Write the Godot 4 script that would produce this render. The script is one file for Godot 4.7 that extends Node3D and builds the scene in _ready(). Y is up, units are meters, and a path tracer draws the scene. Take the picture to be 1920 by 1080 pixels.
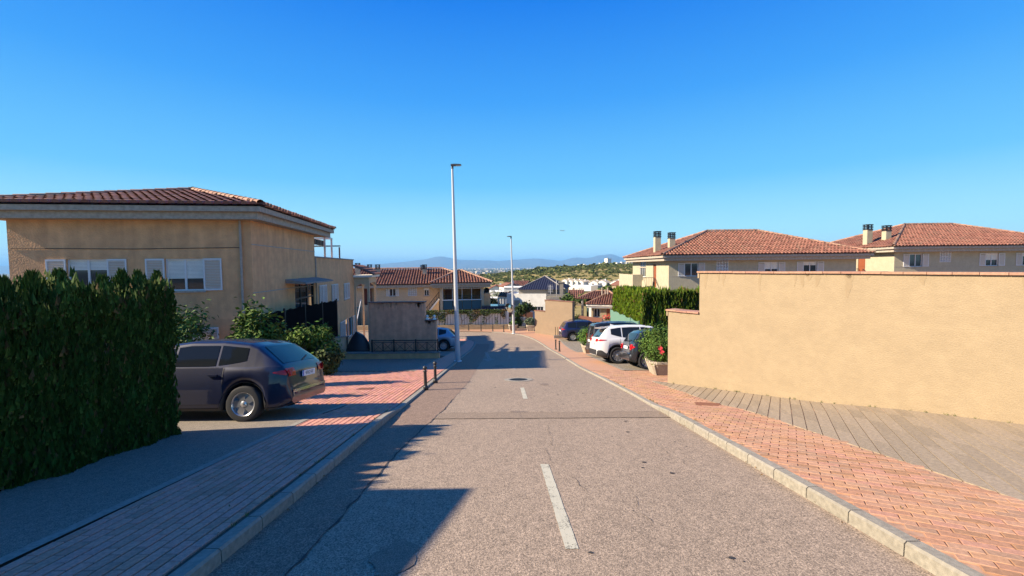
extends Node3D
# A sloping residential street in the sun: brick pavements, parked cars, stucco houses with tiled roofs, hills and mountains beyond.
# X runs to the right of the road, d = -z runs down the road away from the camera.

const EYE := 1.87
const FOCAL := 812.0
const EXPOSURE := 2.4
var M := {}
var used := {}
var rng := RandomNumberGenerator.new()

# ---------------------------------------------------------------- mesh collector
class MB:
	var v := PackedVector3Array()
	var n := PackedVector3Array()
	var c := PackedColorArray()
	var col := Color(1, 1, 1)
	var xf := Transform3D()
	func tri(a: Vector3, b: Vector3, d: Vector3) -> void:
		a = xf * a; b = xf * b; d = xf * d
		var k := (d - a).cross(b - a)
		if k.length_squared() < 1e-16:
			return
		k = k.normalized()
		v.append(a); v.append(b); v.append(d)
		n.append(k); n.append(k); n.append(k)
		c.append(col); c.append(col); c.append(col)
	func quad(a: Vector3, b: Vector3, d: Vector3, e: Vector3) -> void:
		tri(a, b, d); tri(a, d, e)
	func box(at: Vector3, size: Vector3, yaw := 0.0) -> void:
		boxb(at, size, Basis(Vector3.UP, yaw))
	func boxb(at: Vector3, size: Vector3, b: Basis) -> void:
		var h := size * 0.5
		var p: Array[Vector3] = []
		for i in 8:
			p.append(at + b * Vector3(h.x if i & 1 else -h.x, h.y if i & 2 else -h.y, h.z if i & 4 else -h.z))
		quad(p[0], p[2], p[3], p[1]); quad(p[4], p[5], p[7], p[6])
		quad(p[0], p[4], p[6], p[2]); quad(p[1], p[3], p[7], p[5])
		quad(p[2], p[6], p[7], p[3]); quad(p[0], p[1], p[5], p[4])
	func span(a: Vector3, b: Vector3) -> void:
		box((a + b) * 0.5, (b - a).abs())
	func bar(a: Vector3, b: Vector3, w: float, h: float) -> void:
		var z := (b - a).normalized()
		var x := Vector3.UP.cross(z)
		if x.length() < 0.01:
			x = Vector3.RIGHT
		x = x.normalized()
		boxb((a + b) * 0.5, Vector3(w, h, a.distance_to(b)), Basis(x, z.cross(x), z))
	# a smooth sheet through rows of points
	func grid(rows: Array, closed := false, smooth := true) -> void:
		var nr := rows.size()
		var nc: int = rows[0].size()
		if not smooth:
			for i in nr - 1:
				for j in (nc if closed else nc - 1):
					var j2 := (j + 1) % nc
					quad(rows[i][j], rows[i][j2], rows[i + 1][j2], rows[i + 1][j])
			return
		var p := PackedVector3Array(); var q := PackedVector3Array()
		p.resize(nr * nc); q.resize(nr * nc)
		for i in nr:
			for j in nc:
				p[i * nc + j] = xf * (rows[i][j] as Vector3)
		var idx := PackedInt32Array()
		for i in nr - 1:
			for j in (nc if closed else nc - 1):
				var j2 := (j + 1) % nc
				var a := i * nc + j; var b := i * nc + j2; var d := (i + 1) * nc + j2; var e := (i + 1) * nc + j
				for t in [[a, b, d], [a, d, e]]:
					var k := (p[t[2]] - p[t[0]]).cross(p[t[1]] - p[t[0]])
					if k.length_squared() < 1e-18:
						continue
					for m in t:
						q[m] += k
						idx.append(m)
		for m in idx:
			v.append(p[m]); n.append(q[m].normalized()); c.append(col)
	func lathe(prof: Array, seg := 16, at := Vector3.ZERO, b := Basis()) -> void:
		var rows := []
		for r in prof:
			var row := PackedVector3Array()
			for k in seg:
				var a := TAU * k / seg
				row.append(at + b * Vector3(r.x * cos(a), r.y, r.x * sin(a)))
			rows.append(row)
		grid(rows, true)
	func tube(pts: Array, rad: float, seg := 8, rad2 := -1.0) -> void:
		var rows := []
		var k := pts.size()
		for i in k:
			var t: Vector3 = (pts[mini(i + 1, k - 1)] - pts[maxi(i - 1, 0)]).normalized()
			var x := t.cross(Vector3(0.13, 0.2, 0.97))
			if x.length() < 0.1:
				x = t.cross(Vector3.RIGHT)
			x = x.normalized()
			var y := t.cross(x)
			var r := rad if rad2 < 0 else lerpf(rad, rad2, float(i) / (k - 1))
			var row := PackedVector3Array()
			for s in seg:
				row.append(pts[i] + (x * cos(TAU * s / seg) + y * sin(TAU * s / seg)) * r)
			rows.append(row)
		grid(rows, true)
		for e in [0, k - 1]:
			for s in range(1, seg - 1):
				tri(rows[e][0], rows[e][s], rows[e][s + 1])
	# outline in x,y pushed through z0..z1
	func prism(poly: PackedVector2Array, z0: float, z1: float) -> void:
		var ix := Geometry2D.triangulate_polygon(poly)
		for i in range(0, ix.size(), 3):
			for z in [z0, z1]:
				tri(Vector3(poly[ix[i]].x, poly[ix[i]].y, z), Vector3(poly[ix[i + 1]].x, poly[ix[i + 1]].y, z), Vector3(poly[ix[i + 2]].x, poly[ix[i + 2]].y, z))
		for i in poly.size():
			var a := poly[i]; var b := poly[(i + 1) % poly.size()]
			quad(Vector3(a.x, a.y, z0), Vector3(b.x, b.y, z0), Vector3(b.x, b.y, z1), Vector3(a.x, a.y, z1))
	func mesh() -> ArrayMesh:
		var m := ArrayMesh.new()
		if v.is_empty():
			return m
		var a := []
		a.resize(Mesh.ARRAY_MAX)
		a[Mesh.ARRAY_VERTEX] = v; a[Mesh.ARRAY_NORMAL] = n; a[Mesh.ARRAY_COLOR] = c
		m.add_surface_from_arrays(Mesh.PRIMITIVE_TRIANGLES, a)
		return m

# ---------------------------------------------------------------- nodes
func uniq(nm: String) -> String:
	var k: int = used.get(nm, 0)
	used[nm] = k + 1
	return nm if k == 0 else "%s_%03d" % [nm, k]

func thing(nm: String, label: String, cat: String, at := Vector3.ZERO, yaw := 0.0, group := "") -> Node3D:
	var o := Node3D.new()
	o.name = uniq(nm)
	add_child(o)
	o.position = at
	o.rotation.y = yaw
	tag(o, label, cat, group)
	return o

func tag(o: Node, label: String, cat: String, group := "") -> void:
	o.set_meta("label", label)
	o.set_meta("category", cat)
	if group != "":
		o.set_meta("group", group)

func part(parent: Node, nm: String, mb: MB, m: Material, kind := "") -> MeshInstance3D:
	return piece(parent, nm, mb.mesh(), m, kind)

func piece(parent: Node, nm: String, mesh: Mesh, m: Material, kind := "") -> MeshInstance3D:
	var o := MeshInstance3D.new()
	o.name = nm
	o.mesh = mesh
	o.material_override = m
	if kind != "":
		o.set_meta("kind", kind)
	parent.add_child(o, true)
	return o

func struct(nm: String, mb: MB, m: Material) -> MeshInstance3D:
	return piece(self, uniq(nm), mb.mesh(), m, "structure")

func again(src: Node3D, at: Vector3, yaw: float, label := "") -> Node3D:
	var c: Node3D = src.duplicate()
	c.name = uniq(String(src.name).rstrip("0123456789").trim_suffix("_"))
	add_child(c)
	c.position = at
	c.rotation.y = yaw
	if label != "":
		c.set_meta("label", label)
	return c

# ---------------------------------------------------------------- the lie of the land
func G(d: float) -> float:
	if d <= 0.0:
		return 0.0
	if d <= 28.0:
		return -0.1305 * d
	var y := -0.1305 * 28.0
	if d <= 38.0:
		var t := d - 28.0
		return y - (0.1305 * t + (0.01 - 0.1305) * t * t / 20.0)
	return y - 0.70250 - 0.01 * (d - 38.0)

func slope(d: float) -> float:
	return (G(d - 0.05) - G(d + 0.05)) / 0.1

func step_up(d: float) -> float:      # height of the pavements above the road: a full kerb near, a dropped one beyond
	return lerpf(0.12, 0.045, smoothstep(8.0, 9.6, d))

func on(x: float, d: float, up := 0.0) -> Vector3:
	return Vector3(x, G(d) + up, -d)

func pav(x: float, d: float, up := 0.0) -> Vector3:
	return Vector3(x, G(d) + step_up(d) + up, -d)

func lut(t: Array, x: float) -> float:   # piecewise linear table [[x, y], ...]
	if x <= t[0][0]:
		return t[0][1]
	for i in range(1, t.size()):
		if x <= t[i][0]:
			return lerpf(t[i - 1][1], t[i][1], (x - t[i - 1][0]) / maxf(1e-6, t[i][0] - t[i - 1][0]))
	return t[-1][1]

func tilted(yaw: float, d: float) -> Basis:   # axes of something standing on the sloping ground
	var s := slope(d)
	var y := Vector3(0, 1, -s).normalized()
	var x := Vector3(cos(yaw), 0, -sin(yaw))
	x = (x - y * x.dot(y)).normalized()
	return Basis(x, y, x.cross(y))

# ---------------------------------------------------------------- materials
func lin(r: float, g: float, b: float) -> Color:
	return Color(r, g, b).linear_to_srgb()

func noise_tex(fn: Callable, size := 512) -> ImageTexture:
	var im := Image.create(size, size, false, Image.FORMAT_RGB8)
	for y in size:
		for x in size:
			im.set_pixel(x, y, fn.call(x, y))
	im.generate_mipmaps()
	return ImageTexture.create_from_image(im)

func tile_noise(seed_: int, freq: float, oct: int, size := 512) -> Image:
	var f := FastNoiseLite.new()
	f.seed = seed_
	f.frequency = freq
	f.fractal_octaves = oct
	f.noise_type = FastNoiseLite.TYPE_SIMPLEX_SMOOTH
	return f.get_seamless_image(size, size)

func mat(r: float, g: float, b: float, rough := 0.8, tex: Texture2D = null, scale := 1.0, vcol := false) -> StandardMaterial3D:
	var m := StandardMaterial3D.new()
	m.albedo_color = lin(r, g, b)
	m.roughness = rough
	m.cull_mode = BaseMaterial3D.CULL_DISABLED
	if tex:
		m.albedo_texture = tex
		m.uv1_triplanar = true
		m.uv1_world_triplanar = true
		m.uv1_scale = Vector3.ONE * scale
	m.vertex_color_use_as_albedo = vcol
	return m

func bumpy(m: StandardMaterial3D, nt: Texture2D, amount: float) -> StandardMaterial3D:
	m.normal_enabled = true
	m.normal_texture = nt
	m.normal_scale = amount
	return m

func materials() -> void:
	rng.seed = 11
	var n1 := tile_noise(3, 0.02, 5)
	var n2 := tile_noise(8, 0.11, 3)
	var n3 := tile_noise(21, 0.006, 4)
	# worn asphalt: pale pinkish stones in a darker binder
	var cell := PackedFloat32Array()
	for k in 256 * 256:
		var w := rng.randf()
		cell.append(0.80 if w > 0.80 else (0.42 if w < 0.14 else 0.52 + 0.20 * rng.randf()))
	var road_tex := noise_tex(func(x, y):
		# stones two or three texels wide with ragged edges
		var cx: int = (x + (rng.randi() % 2)) / 2 % 256
		var cy: int = (y + (rng.randi() % 2)) / 2 % 256
		var k := cell[cy * 256 + cx] + (rng.randf() - 0.5) * 0.12
		k = clampf(k * (0.93 + 0.14 * n1.get_pixel(x, y).r) + 0.06, 0.0, 1.0)
		return Color(k, k * 0.985, k * 0.97))
	var paint_tex := noise_tex(func(x, y):
		var cx: int = (x + (rng.randi() % 2)) / 2 % 256
		var cy: int = (y + (rng.randi() % 2)) / 2 % 256
		var k := cell[cy * 256 + cx]
		var worn := n1.get_pixel(x, y).r
		k = 0.90 + 0.06 * rng.randf() if k > 0.36 + 0.18 * clampf((worn - 0.45) * 4.0, 0, 1) else 0.50
		return Color(k, k * 0.99, k * 0.95))
	var stucco_tex := noise_tex(func(x, y):
		var k := 0.80 + 0.05 * (n1.get_pixel(x, y).r - 0.5) + 0.05 * (n3.get_pixel(x, y).r - 0.5) + (rng.randf() - 0.5) * 0.14
		return Color(clampf(k + 0.06, 0, 1), clampf(k + 0.05, 0, 1), clampf(k + 0.035, 0, 1)))
	var plain_tex := noise_tex(func(x, y):
		var k := 0.86 + 0.2 * (n1.get_pixel(x, y).r - 0.5) + (rng.randf() - 0.5) * 0.08
		return Color(clampf(k, 0, 1), clampf(k, 0, 1), clampf(k, 0, 1)))
	var fine_tex := noise_tex(func(x, y):
		var k := 0.94 + 0.10 * (n1.get_pixel(x, y).r - 0.5) + (rng.randf() - 0.5) * 0.05
		return Color(clampf(k, 0, 1), clampf(k, 0, 1), clampf(k, 0, 1)), 256)
	var streak := noise_tex(func(x, y):
		var s := n1.get_pixel(x, (y / 14) % 512).r
		var k := 0.90 + 0.11 * (s - 0.5) + 0.10 * (n1.get_pixel(x, y).r - 0.5) + 0.08 * (n3.get_pixel(x, y).r - 0.5) + (rng.randf() - 0.5) * 0.06
		return Color(clampf(k, 0, 1), clampf(k * 0.985, 0, 1), clampf(k * 0.97, 0, 1)))
	var scrub_tex := noise_tex(func(x, y):
		var a := n1.get_pixel(x, y).r
		var b := n2.get_pixel(x, y).r
		var k := clampf(a * 0.9 + b * 0.35 + (rng.randf() - 0.5) * 0.2, 0, 1)
		return Color(0.34, 0.36, 0.14).lerp(Color(0.66, 0.57, 0.34), k))
	var rough_n := n2.duplicate() as Image
	rough_n.convert(Image.FORMAT_RGBA8)
	rough_n.bump_map_to_normal_map(3.0)
	var fine_n := tile_noise(14, 0.33, 2)
	fine_n.convert(Image.FORMAT_RGBA8)
	fine_n.bump_map_to_normal_map(2.0)
	var fine_nt := ImageTexture.create_from_image(fine_n)
	var rough_nt := ImageTexture.create_from_image(rough_n)

	M.road = bumpy(mat(0.6, 0.47, 0.35, 0.9, road_tex, 0.46, true), fine_nt, 0.5)
	M.road_patch = bumpy(mat(0.47, 0.33, 0.24, 0.9, road_tex, 0.47, true), fine_nt, 0.5)
	M.road_strip = bumpy(mat(0.5, 0.385, 0.28, 0.92, road_tex, 0.8), fine_nt, 0.5)
	M.bay = bumpy(mat(0.46, 0.4, 0.32, 0.92, road_tex, 0.7), fine_nt, 0.5)
	M.tar = mat(0.03, 0.028, 0.028, 0.8)
	M.paint = mat(0.52, 0.50, 0.42, 0.75, paint_tex, 0.5)
	M.worn_paint = mat(0.62, 0.52, 0.43, 0.85, road_tex, 0.9)
	M.kerb = bumpy(mat(0.36, 0.325, 0.265, 0.85, plain_tex, 1.3, true), rough_nt, 0.4)
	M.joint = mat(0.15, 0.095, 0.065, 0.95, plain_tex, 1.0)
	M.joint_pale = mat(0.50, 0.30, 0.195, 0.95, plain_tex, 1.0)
	M.brick_left = bumpy(mat(0.80, 0.375, 0.265, 0.85, plain_tex, 2.2, true), rough_nt, 0.4)
	M.brick = bumpy(mat(0.60, 0.335, 0.205, 0.85, plain_tex, 2.2, true), rough_nt, 0.4)
	M.grey_paver = bumpy(mat(0.42, 0.33, 0.23, 0.88, plain_tex, 1.6, true), rough_nt, 0.4)
	M.drip = mat(0.68, 0.355, 0.22, 0.9, streak, 0.28)
	M.drip_sand = mat(0.385, 0.295, 0.185, 0.9, stucco_tex, 0.55)
	M.earth = mat(0.22, 0.17, 0.11, 0.95, plain_tex, 0.4)
	M.scrub = mat(0.40, 0.37, 0.17, 0.95, scrub_tex, 0.035)
	M.scrub.albedo_color = Color(0.98, 0.95, 0.90)
	M.plain = mat(0.30, 0.28, 0.20, 0.95, scrub_tex, 0.0011)
	M.plain.albedo_color = Color(0.82, 0.80, 0.74)
	M.rock = mat(0.12, 0.115, 0.11, 0.95, plain_tex, 0.0006)
	M.stucco_sand = bumpy(mat(0.415, 0.325, 0.21, 0.9, stucco_tex, 0.55), rough_nt, 0.5)
	M.stucco_brown = bumpy(mat(0.8, 0.42, 0.265, 0.9, streak, 0.28), rough_nt, 0.4)
	M.stucco_tan = bumpy(mat(0.8, 0.45, 0.225, 0.9, streak, 0.22), rough_nt, 0.4)
	M.stucco_cream = bumpy(mat(0.72, 0.55, 0.37, 0.9, stucco_tex, 0.4), rough_nt, 0.4)
	M.stucco_yellow = bumpy(mat(0.55, 0.5, 0.365, 0.9, stucco_tex, 0.4), rough_nt, 0.4)
	M.stucco_sand_dimmed = bumpy(mat(0.33, 0.245, 0.165, 0.9, stucco_tex, 0.4), rough_nt, 0.5)  # sand stucco darkened: weaker sun on the bend wall put into its colour
	M.white_wall = mat(0.86, 0.83, 0.75, 0.85, fine_tex, 0.3)
	M.pale_trim = mat(0.5, 0.43, 0.35, 0.85, plain_tex, 0.5)
	M.grey_trim = mat(0.32, 0.3, 0.28, 0.85, plain_tex, 0.5)
	M.concrete = mat(0.32, 0.29, 0.25, 0.9, plain_tex, 0.6)
	M.white = mat(0.62, 0.62, 0.62, 0.5)
	M.tile = mat(0.35, 0.15, 0.1, 0.85, plain_tex, 1.7, true)
	M.roof_pale = mat(0.62, 0.52, 0.42, 0.85, plain_tex, 1.7, true)
	M.tile_bed = mat(0.1, 0.035, 0.025, 0.95)
	M.ridge_tile = mat(0.52, 0.29, 0.19, 0.85, plain_tex, 1.7, true)
	M.navy_roof = mat(0.032, 0.032, 0.052, 0.55, plain_tex, 0.8, true)
	M.black_mesh = mat(0.006, 0.006, 0.007, 0.85)
	M.black_mesh.metallic_specular = 0.1
	M.green_mesh = mat(0.10, 0.20, 0.15, 0.8)
	M.iron = mat(0.025, 0.025, 0.027, 0.5)
	M.iron.metallic = 0.4
	M.bollard = mat(0.05, 0.05, 0.05, 0.45)
	M.bollard.metallic = 0.5
	M.galv = mat(0.55, 0.55, 0.55, 0.45)
	M.galv.metallic = 0.25
	M.lamp_head = mat(0.06, 0.065, 0.075, 0.5)
	M.lens = mat(0.7, 0.7, 0.66, 0.2)
	M.wood_door = mat(0.33, 0.09, 0.03, 0.55, plain_tex, 3.0)
	M.dark_door = mat(0.16, 0.035, 0.02, 0.6, plain_tex, 3.0)
	M.glass = mat(0.02, 0.026, 0.032, 0.04)
	M.glass.metallic_specular = 0.6
	M.blue_panel = mat(0.035, 0.095, 0.12, 0.6)
	M.curtain = mat(0.5, 0.47, 0.42, 0.9)
	M.hall = mat(0.42, 0.30, 0.19, 0.95)
	M.oil = mat(0.44, 0.34, 0.255, 0.8, road_tex, 0.9)
	M.brake = mat(0.30, 0.30, 0.31, 0.45)
	M.brake.metallic = 0.7
	M.leaf = mat(1, 1, 1, 0.7, null, 1.0, true)
	M.leaf.metallic_specular = 0.3
	M.leaf.backlight_enabled = true
	M.leaf.backlight = Color(0.16, 0.22, 0.05)
	M.bark = mat(0.16, 0.12, 0.085, 0.95, plain_tex, 3.0)
	M.petal = mat(0.72, 0.06, 0.07, 0.5)
	M.pot = mat(0.55, 0.47, 0.36, 0.8, plain_tex, 1.4)
	M.tyre = mat(0.016, 0.016, 0.017, 0.85)
	M.rim = mat(0.55, 0.55, 0.56, 0.3)
	M.rim.metallic = 0.85
	M.black_plastic = mat(0.022, 0.022, 0.024, 0.6)
	M.car_glass = mat(0.012, 0.015, 0.018, 0.03)
	M.car_glass.metallic_specular = 0.4
	M.red_lens = mat(0.42, 0.012, 0.016, 0.12)
	M.clear_lens = mat(0.7, 0.7, 0.7, 0.1)
	M.chrome = mat(0.7, 0.7, 0.72, 0.12)
	M.chrome.metallic = 1.0
	M.plate = mat(0.8, 0.8, 0.78, 0.4)
	M.plate_blue = mat(0.03, 0.09, 0.42, 0.4)
	M.ink = mat(0.02, 0.02, 0.02, 0.5)
	M.grey_ink = mat(0.18, 0.20, 0.24, 0.7)
	M.tarp = mat(0.015, 0.016, 0.022, 0.5)
	M.far_white = mat(0.5, 0.47, 0.42, 0.9, null, 1.0, true)
	M.awning = mat(0.20, 0.21, 0.22, 0.9)
	M.mirror = mat(0.75, 0.72, 0.6, 0.08)
	M.mirror.metallic = 1.0
	M.rust = mat(0.20, 0.085, 0.05, 0.7)
	for p in [["paint_navy", 0.002, 0.006, 0.028], ["paint_white", 0.62, 0.62, 0.61], ["paint_grey", 0.022, 0.026, 0.033], ["paint_black", 0.012, 0.012, 0.014], ["paint_deep_blue", 0.008, 0.012, 0.06], ["paint_silver_blue", 0.30, 0.35, 0.42]]:
		var m := mat(p[1], p[2], p[3], 0.45)
		m.metallic_specular = 0.35
		m.clearcoat_enabled = true
		m.clearcoat = 0.9
		m.clearcoat_roughness = 0.04
		if p[0] == "paint_silver_blue" or p[0] == "paint_grey":
			m.metallic = 0.45
		M[p[0]] = m

# ---------------------------------------------------------------- the scene
func _ready() -> void:
	var cam := Camera3D.new()
	cam.name = "camera"
	add_child(cam)
	cam.position = Vector3(0, EYE, 0)
	cam.fov = rad_to_deg(2.0 * atan(540.0 / FOCAL))
	cam.rotation = Vector3(-atan(40.0 / FOCAL), 0, deg_to_rad(-0.6))
	cam.near = 0.05
	cam.far = 60000.0
	cam.current = true
	# clear air: colours by height above the horizon, the same all round
	var tint := [[-1.0, 0.10, 0.085, 0.07], [-0.05, 0.16, 0.17, 0.17], [0.0, 0.68, 1.0, 1.15], [0.03, 0.62, 1.0, 1.12], [0.06, 0.48, 0.95, 1.08], [0.18, 0.155, 0.60, 1.02], [0.347, 0.045, 0.365, 0.98], [0.51, 0.004, 0.212, 0.87], [0.75, 0.010, 0.17, 0.72], [1.0, 0.008, 0.14, 0.62]]
	var im := Image.create(256, 512, false, Image.FORMAT_RGBF)
	for y in 512:
		var s := sin(PI * (0.5 - (y + 0.5) / 512.0))
		var c := Color()
		for k in tint.size() - 1:
			if s >= tint[k][0] and s <= tint[k + 1][0]:
				var t: float = (s - tint[k][0]) / (tint[k + 1][0] - tint[k][0])
				c = Color(lerpf(tint[k][1], tint[k + 1][1], t), lerpf(tint[k][2], tint[k + 1][2], t), lerpf(tint[k][3], tint[k + 1][3], t))
		c = Color(c.r / EXPOSURE, c.g / EXPOSURE, c.b / EXPOSURE)
		for x in 256:
			im.set_pixel(x, y, c)
	var sky_m := PanoramaSkyMaterial.new()
	sky_m.panorama = ImageTexture.create_from_image(im)
	var sky := Sky.new()
	sky.sky_material = sky_m
	var env := Environment.new()
	env.background_mode = Environment.BG_SKY
	env.sky = sky
	env.ambient_light_source = Environment.AMBIENT_SOURCE_SKY
	env.tonemap_mode = Environment.TONE_MAPPER_LINEAR
	env.tonemap_exposure = EXPOSURE
	env.sdfgi_enabled = true
	env.ssao_enabled = true
	env.ssil_enabled = true
	env.fog_enabled = true
	env.fog_density = 0.00007
	env.fog_light_color = Color(0.55, 0.80, 1.0)
	var we := WorldEnvironment.new()
	we.name = "environment"
	we.environment = env
	add_child(we)
	var sun := DirectionalLight3D.new()
	sun.name = "sun"
	sun.light_energy = 1.6
	sun.light_color = Color(1.0, 0.93, 0.82)
	sun.light_angular_distance = 0.53
	sun.shadow_enabled = true
	add_child(sun)
	var el := deg_to_rad(32.0)
	var az := deg_to_rad(10.0)
	sun.look_at_from_position(Vector3.ZERO, Vector3(cos(el) * cos(az), -sin(el), -cos(el) * sin(az)), Vector3.UP)

	materials()
	land()
	streets()
	far_country()
	left_house()
	villa_with_porch()
	white_villa()
	service_yard()
	right_house()
	red_roof_house()
	distant_houses()
	near_house()
	walls_and_fences()
	greenery()
	vehicles()
	street_furniture()
	small_things()

# ---------------------------------------------------------------- ground, road, pavements
const KERB_R := [[-8.0, 3.05], [6.0, 3.04], [8.9, 3.03], [11.0, 3.0], [13.8, 2.89], [17.4, 2.7], [24.0, 2.64], [29.6, 2.5], [33.0, 2.3], [35.0, 2.05], [36.6, 1.75], [38.0, 1.3], [39.2, 0.7], [40.0, 0.05], [40.7, -0.85], [41.25, -2.1], [41.8, -4.2], [42.3, -7.5], [42.6, -45.0]]
const KERB_L := [[-8.0, -2.2], [4.4, -2.3], [7.7, -2.4], [14.0, -2.5], [21.0, -2.65], [33.0, -2.85], [35.0, -2.95], [36.0, -3.2], [36.6, -3.7], [36.95, -4.6], [37.1, -45.0]]

func sheet(mb: MB, d0: float, d1: float, left: Callable, right: Callable, up: Callable, stepd := 0.4, nx := 6) -> void:
	var k := int(ceil((d1 - d0) / stepd))
	var rows := []
	for i in k + 1:
		var d := lerpf(d0, d1, float(i) / k)
		var row := PackedVector3Array()
		var l: float = left.call(d); var r: float = right.call(d)
		for j in nx + 1:
			row.append(Vector3(lerpf(l, r, float(j) / nx), G(d) + up.call(d), -d))
		rows.append(row)
	mb.grid(rows)

func land() -> void:
	var mb := MB.new()
	sheet(mb, -40.0, 46.0, func(_d): return -90.0, func(_d): return 90.0, func(_d): return -0.05, 1.0, 20)
	struct("ground", mb, M.earth)

func streets() -> void:
	# the carriageway, with blotches of wear as its own colour
	var fn := FastNoiseLite.new()
	fn.seed = 5
	fn.frequency = 0.35
	fn.fractal_octaves = 4
	var mb := MB.new()
	var nd := 230
	var nx := 40
	for i in nd:
		var da := -8.0 + 51.0 * i / nd
		var db := -8.0 + 51.0 * (i + 1) / nd
		for j in nx:
			var xa := -5.0 + 9.0 * j / nx
			var xb := -5.0 + 9.0 * (j + 1) / nx
			var q := [on(xa, da), on(xb, da), on(xb, db), on(xa, db)]
			for t in [[0, 2, 1], [0, 3, 2]]:
				for m in t:
					var p: Vector3 = q[m]
					mb.v.append(p)
					mb.n.append(Vector3(0, 1, -slope(-p.z)).normalized())
					var k := 1.0 + 0.16 * fn.get_noise_2d(p.x, p.z * 0.6)
					mb.c.append(Color(k, k, k))
	# the arm that bends away behind the stepped wall
	sheet(mb, 35.5, 43.0, func(_d): return -46.0, func(_d): return -5.0, func(_d): return 0.0, 0.25, 16)
	var road := struct("road", mb, M.road)
	road.set_meta("label", "worn pinkish asphalt road running downhill and bending away")
	# the resurfaced strip along the kerb and the trench repair across the road
	mb = MB.new()
	var edge := func(d: float) -> float:
		return lut([[2.0, -1.72], [4.7, -1.67], [6.0, -1.68], [7.7, -1.6], [9.1, -1.5], [13.7, -1.4], [20.0, -1.5], [34.0, -1.8]], d) + 0.035 * fn.get_noise_1d(d * 9.0)
	sheet(mb, -6.0, 34.0, func(d): return lut(KERB_L, d), edge, func(_d): return 0.004, 0.12, 4)
	struct("road_repair", mb, M.road_patch)
	mb = MB.new()
	var rows := []
	for i in 61:
		var x := lerpf(-1.55, 3.03, i / 60.0)
		rows.append(PackedVector3Array([on(x, 8.28 - 0.05 * x / 3.0 + 0.03 * fn.get_noise_1d(x * 14.0), 0.008), on(x, 8.83 - 0.03 * x / 3.0 + 0.03 * fn.get_noise_1d(x * 11.0 + 50.0), 0.008)]))
	mb.grid(rows)
	struct("trench_repair", mb, M.road_strip)
	mb = MB.new()
	for e in [0, 1]:
		var line := []
		for i in 61:
			var p: Vector3 = rows[i][e]
			var w := maxf(0.001, 0.005 + 0.008 * fn.get_noise_1d(i * 7.0 + e * 300.0))
			line.append(PackedVector3Array([p + Vector3(0, 0.004, -w), p + Vector3(0, 0.004, w)]))
		mb.grid(line)
	struct("tar_seam", mb, M.oil)
	mb = MB.new()
	for a in [[-0.95, 3.35, 0.24, 0.34], [0.12, 8.9, 0.22, 0.16], [0.95, 12.9, 0.16, 0.3], [-0.6, 18.5, 0.3, 0.5], [1.2, 31.0, 0.5, 0.5]]:
		var at := Vector2(a[0], a[1])
		var ring := []
		for s in 28:
			var an := TAU * s / 28.0
			var q := 0.75 + 0.35 * fn.get_noise_2d(cos(an) * 3.0 + a[1] * 9.0, sin(an) * 3.0)
			ring.append(on(at.x + cos(an) * a[2] * q, at.y + sin(an) * a[3] * q, 0.0065))
		for s in 28:
			mb.tri(on(at.x, at.y, 0.0065), ring[s], ring[(s + 1) % 28])
	struct("oil_stain", mb, M.oil)
	# cracks and tar lines
	mb = MB.new()
	crack(mb, edge, 1.5, 10.5, 0.012, fn)
	for a in [[0.33, 2.2, 3.1], [0.5, 5.6, 6.3], [0.75, 4.6, 5.1], [0.62, 6.4, 7.7], [1.25, 3.9, 4.5], [0.15, 8.0, 9.6], [2.2, 5.5, 6.6]]:
		var x0: float = a[0]
		crack(mb, func(d): return x0 + 0.1 * fn.get_noise_1d(d * 5.0 + x0 * 40.0), a[1], a[2], 0.0025, fn)
	struct("road_crack", mb, M.tar)
	mb = MB.new()
	for k in 34:
		var at := on(rng.randf_range(-0.6, 2.7), rng.randf_range(3.2, 12.5), 0.006)
		var r := rng.randf_range(0.006, 0.022)
		var a0 := rng.randf() * TAU
		for s in 7:
			var r1 := r * rng.randf_range(0.6, 1.2)
			mb.tri(at, at + Vector3(cos(a0 + s * TAU / 7) * r1 * 1.6, 0, sin(a0 + s * TAU / 7) * r1), at + Vector3(cos(a0 + (s + 1) * TAU / 7) * r * 1.6, 0, sin(a0 + (s + 1) * TAU / 7) * r))
	struct("tar_spots", mb, M.tar)
	# painted markings
	for a in [[3.44, 5.56, 0.47, 0.40], [10.44, 12.26, 0.30, 0.26], [16.9, 17.7, 0.1, 0.02], [22.9, 24.6, -0.12, -0.2]]:
		mb = MB.new()
		var rr := []
		for i in 25:
			var t := i / 24.0
			var d := lerpf(a[0], a[1], t)
			var x := lerpf(a[2], a[3], t)
			var w := 0.055 + 0.006 * fn.get_noise_1d(d * 60.0)
			rr.append(PackedVector3Array([on(x - w, d, 0.005), on(x + w, d, 0.005)]))
		mb.grid(rr)
		piece(self, uniq("lane_dash"), mb.mesh(), M.paint if a[0] < 12 else M.worn_paint, "structure")
	for a in [[-1.22, 20.8, 27.4, 1.0], [1.32, 25.2, 21.6, -1.0]]:
		mb = MB.new()
		var x: float = a[0]
		var d0: float = a[1]
		var d1: float = a[2]
		var s := signf(d1 - d0)
		mb.tri(on(x, d0, 0.005), on(x - 0.33, d0 + s * 1.5, 0.005), on(x + 0.33, d0 + s * 1.5, 0.005))
		for i in 8:
			var da := lerpf(d0 + s * 1.5, d1, i / 8.0)
			var db := lerpf(d0 + s * 1.5, d1, (i + 1) / 8.0)
			var xo := -0.06 * i
			mb.quad(on(x - 0.09 + xo, da, 0.005), on(x + 0.09 + xo, da, 0.005), on(x + 0.03 + xo, db, 0.005), on(x - 0.15 + xo, db, 0.005))
		piece(self, uniq("lane_arrow"), mb.mesh(), M.worn_paint, "structure")
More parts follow.
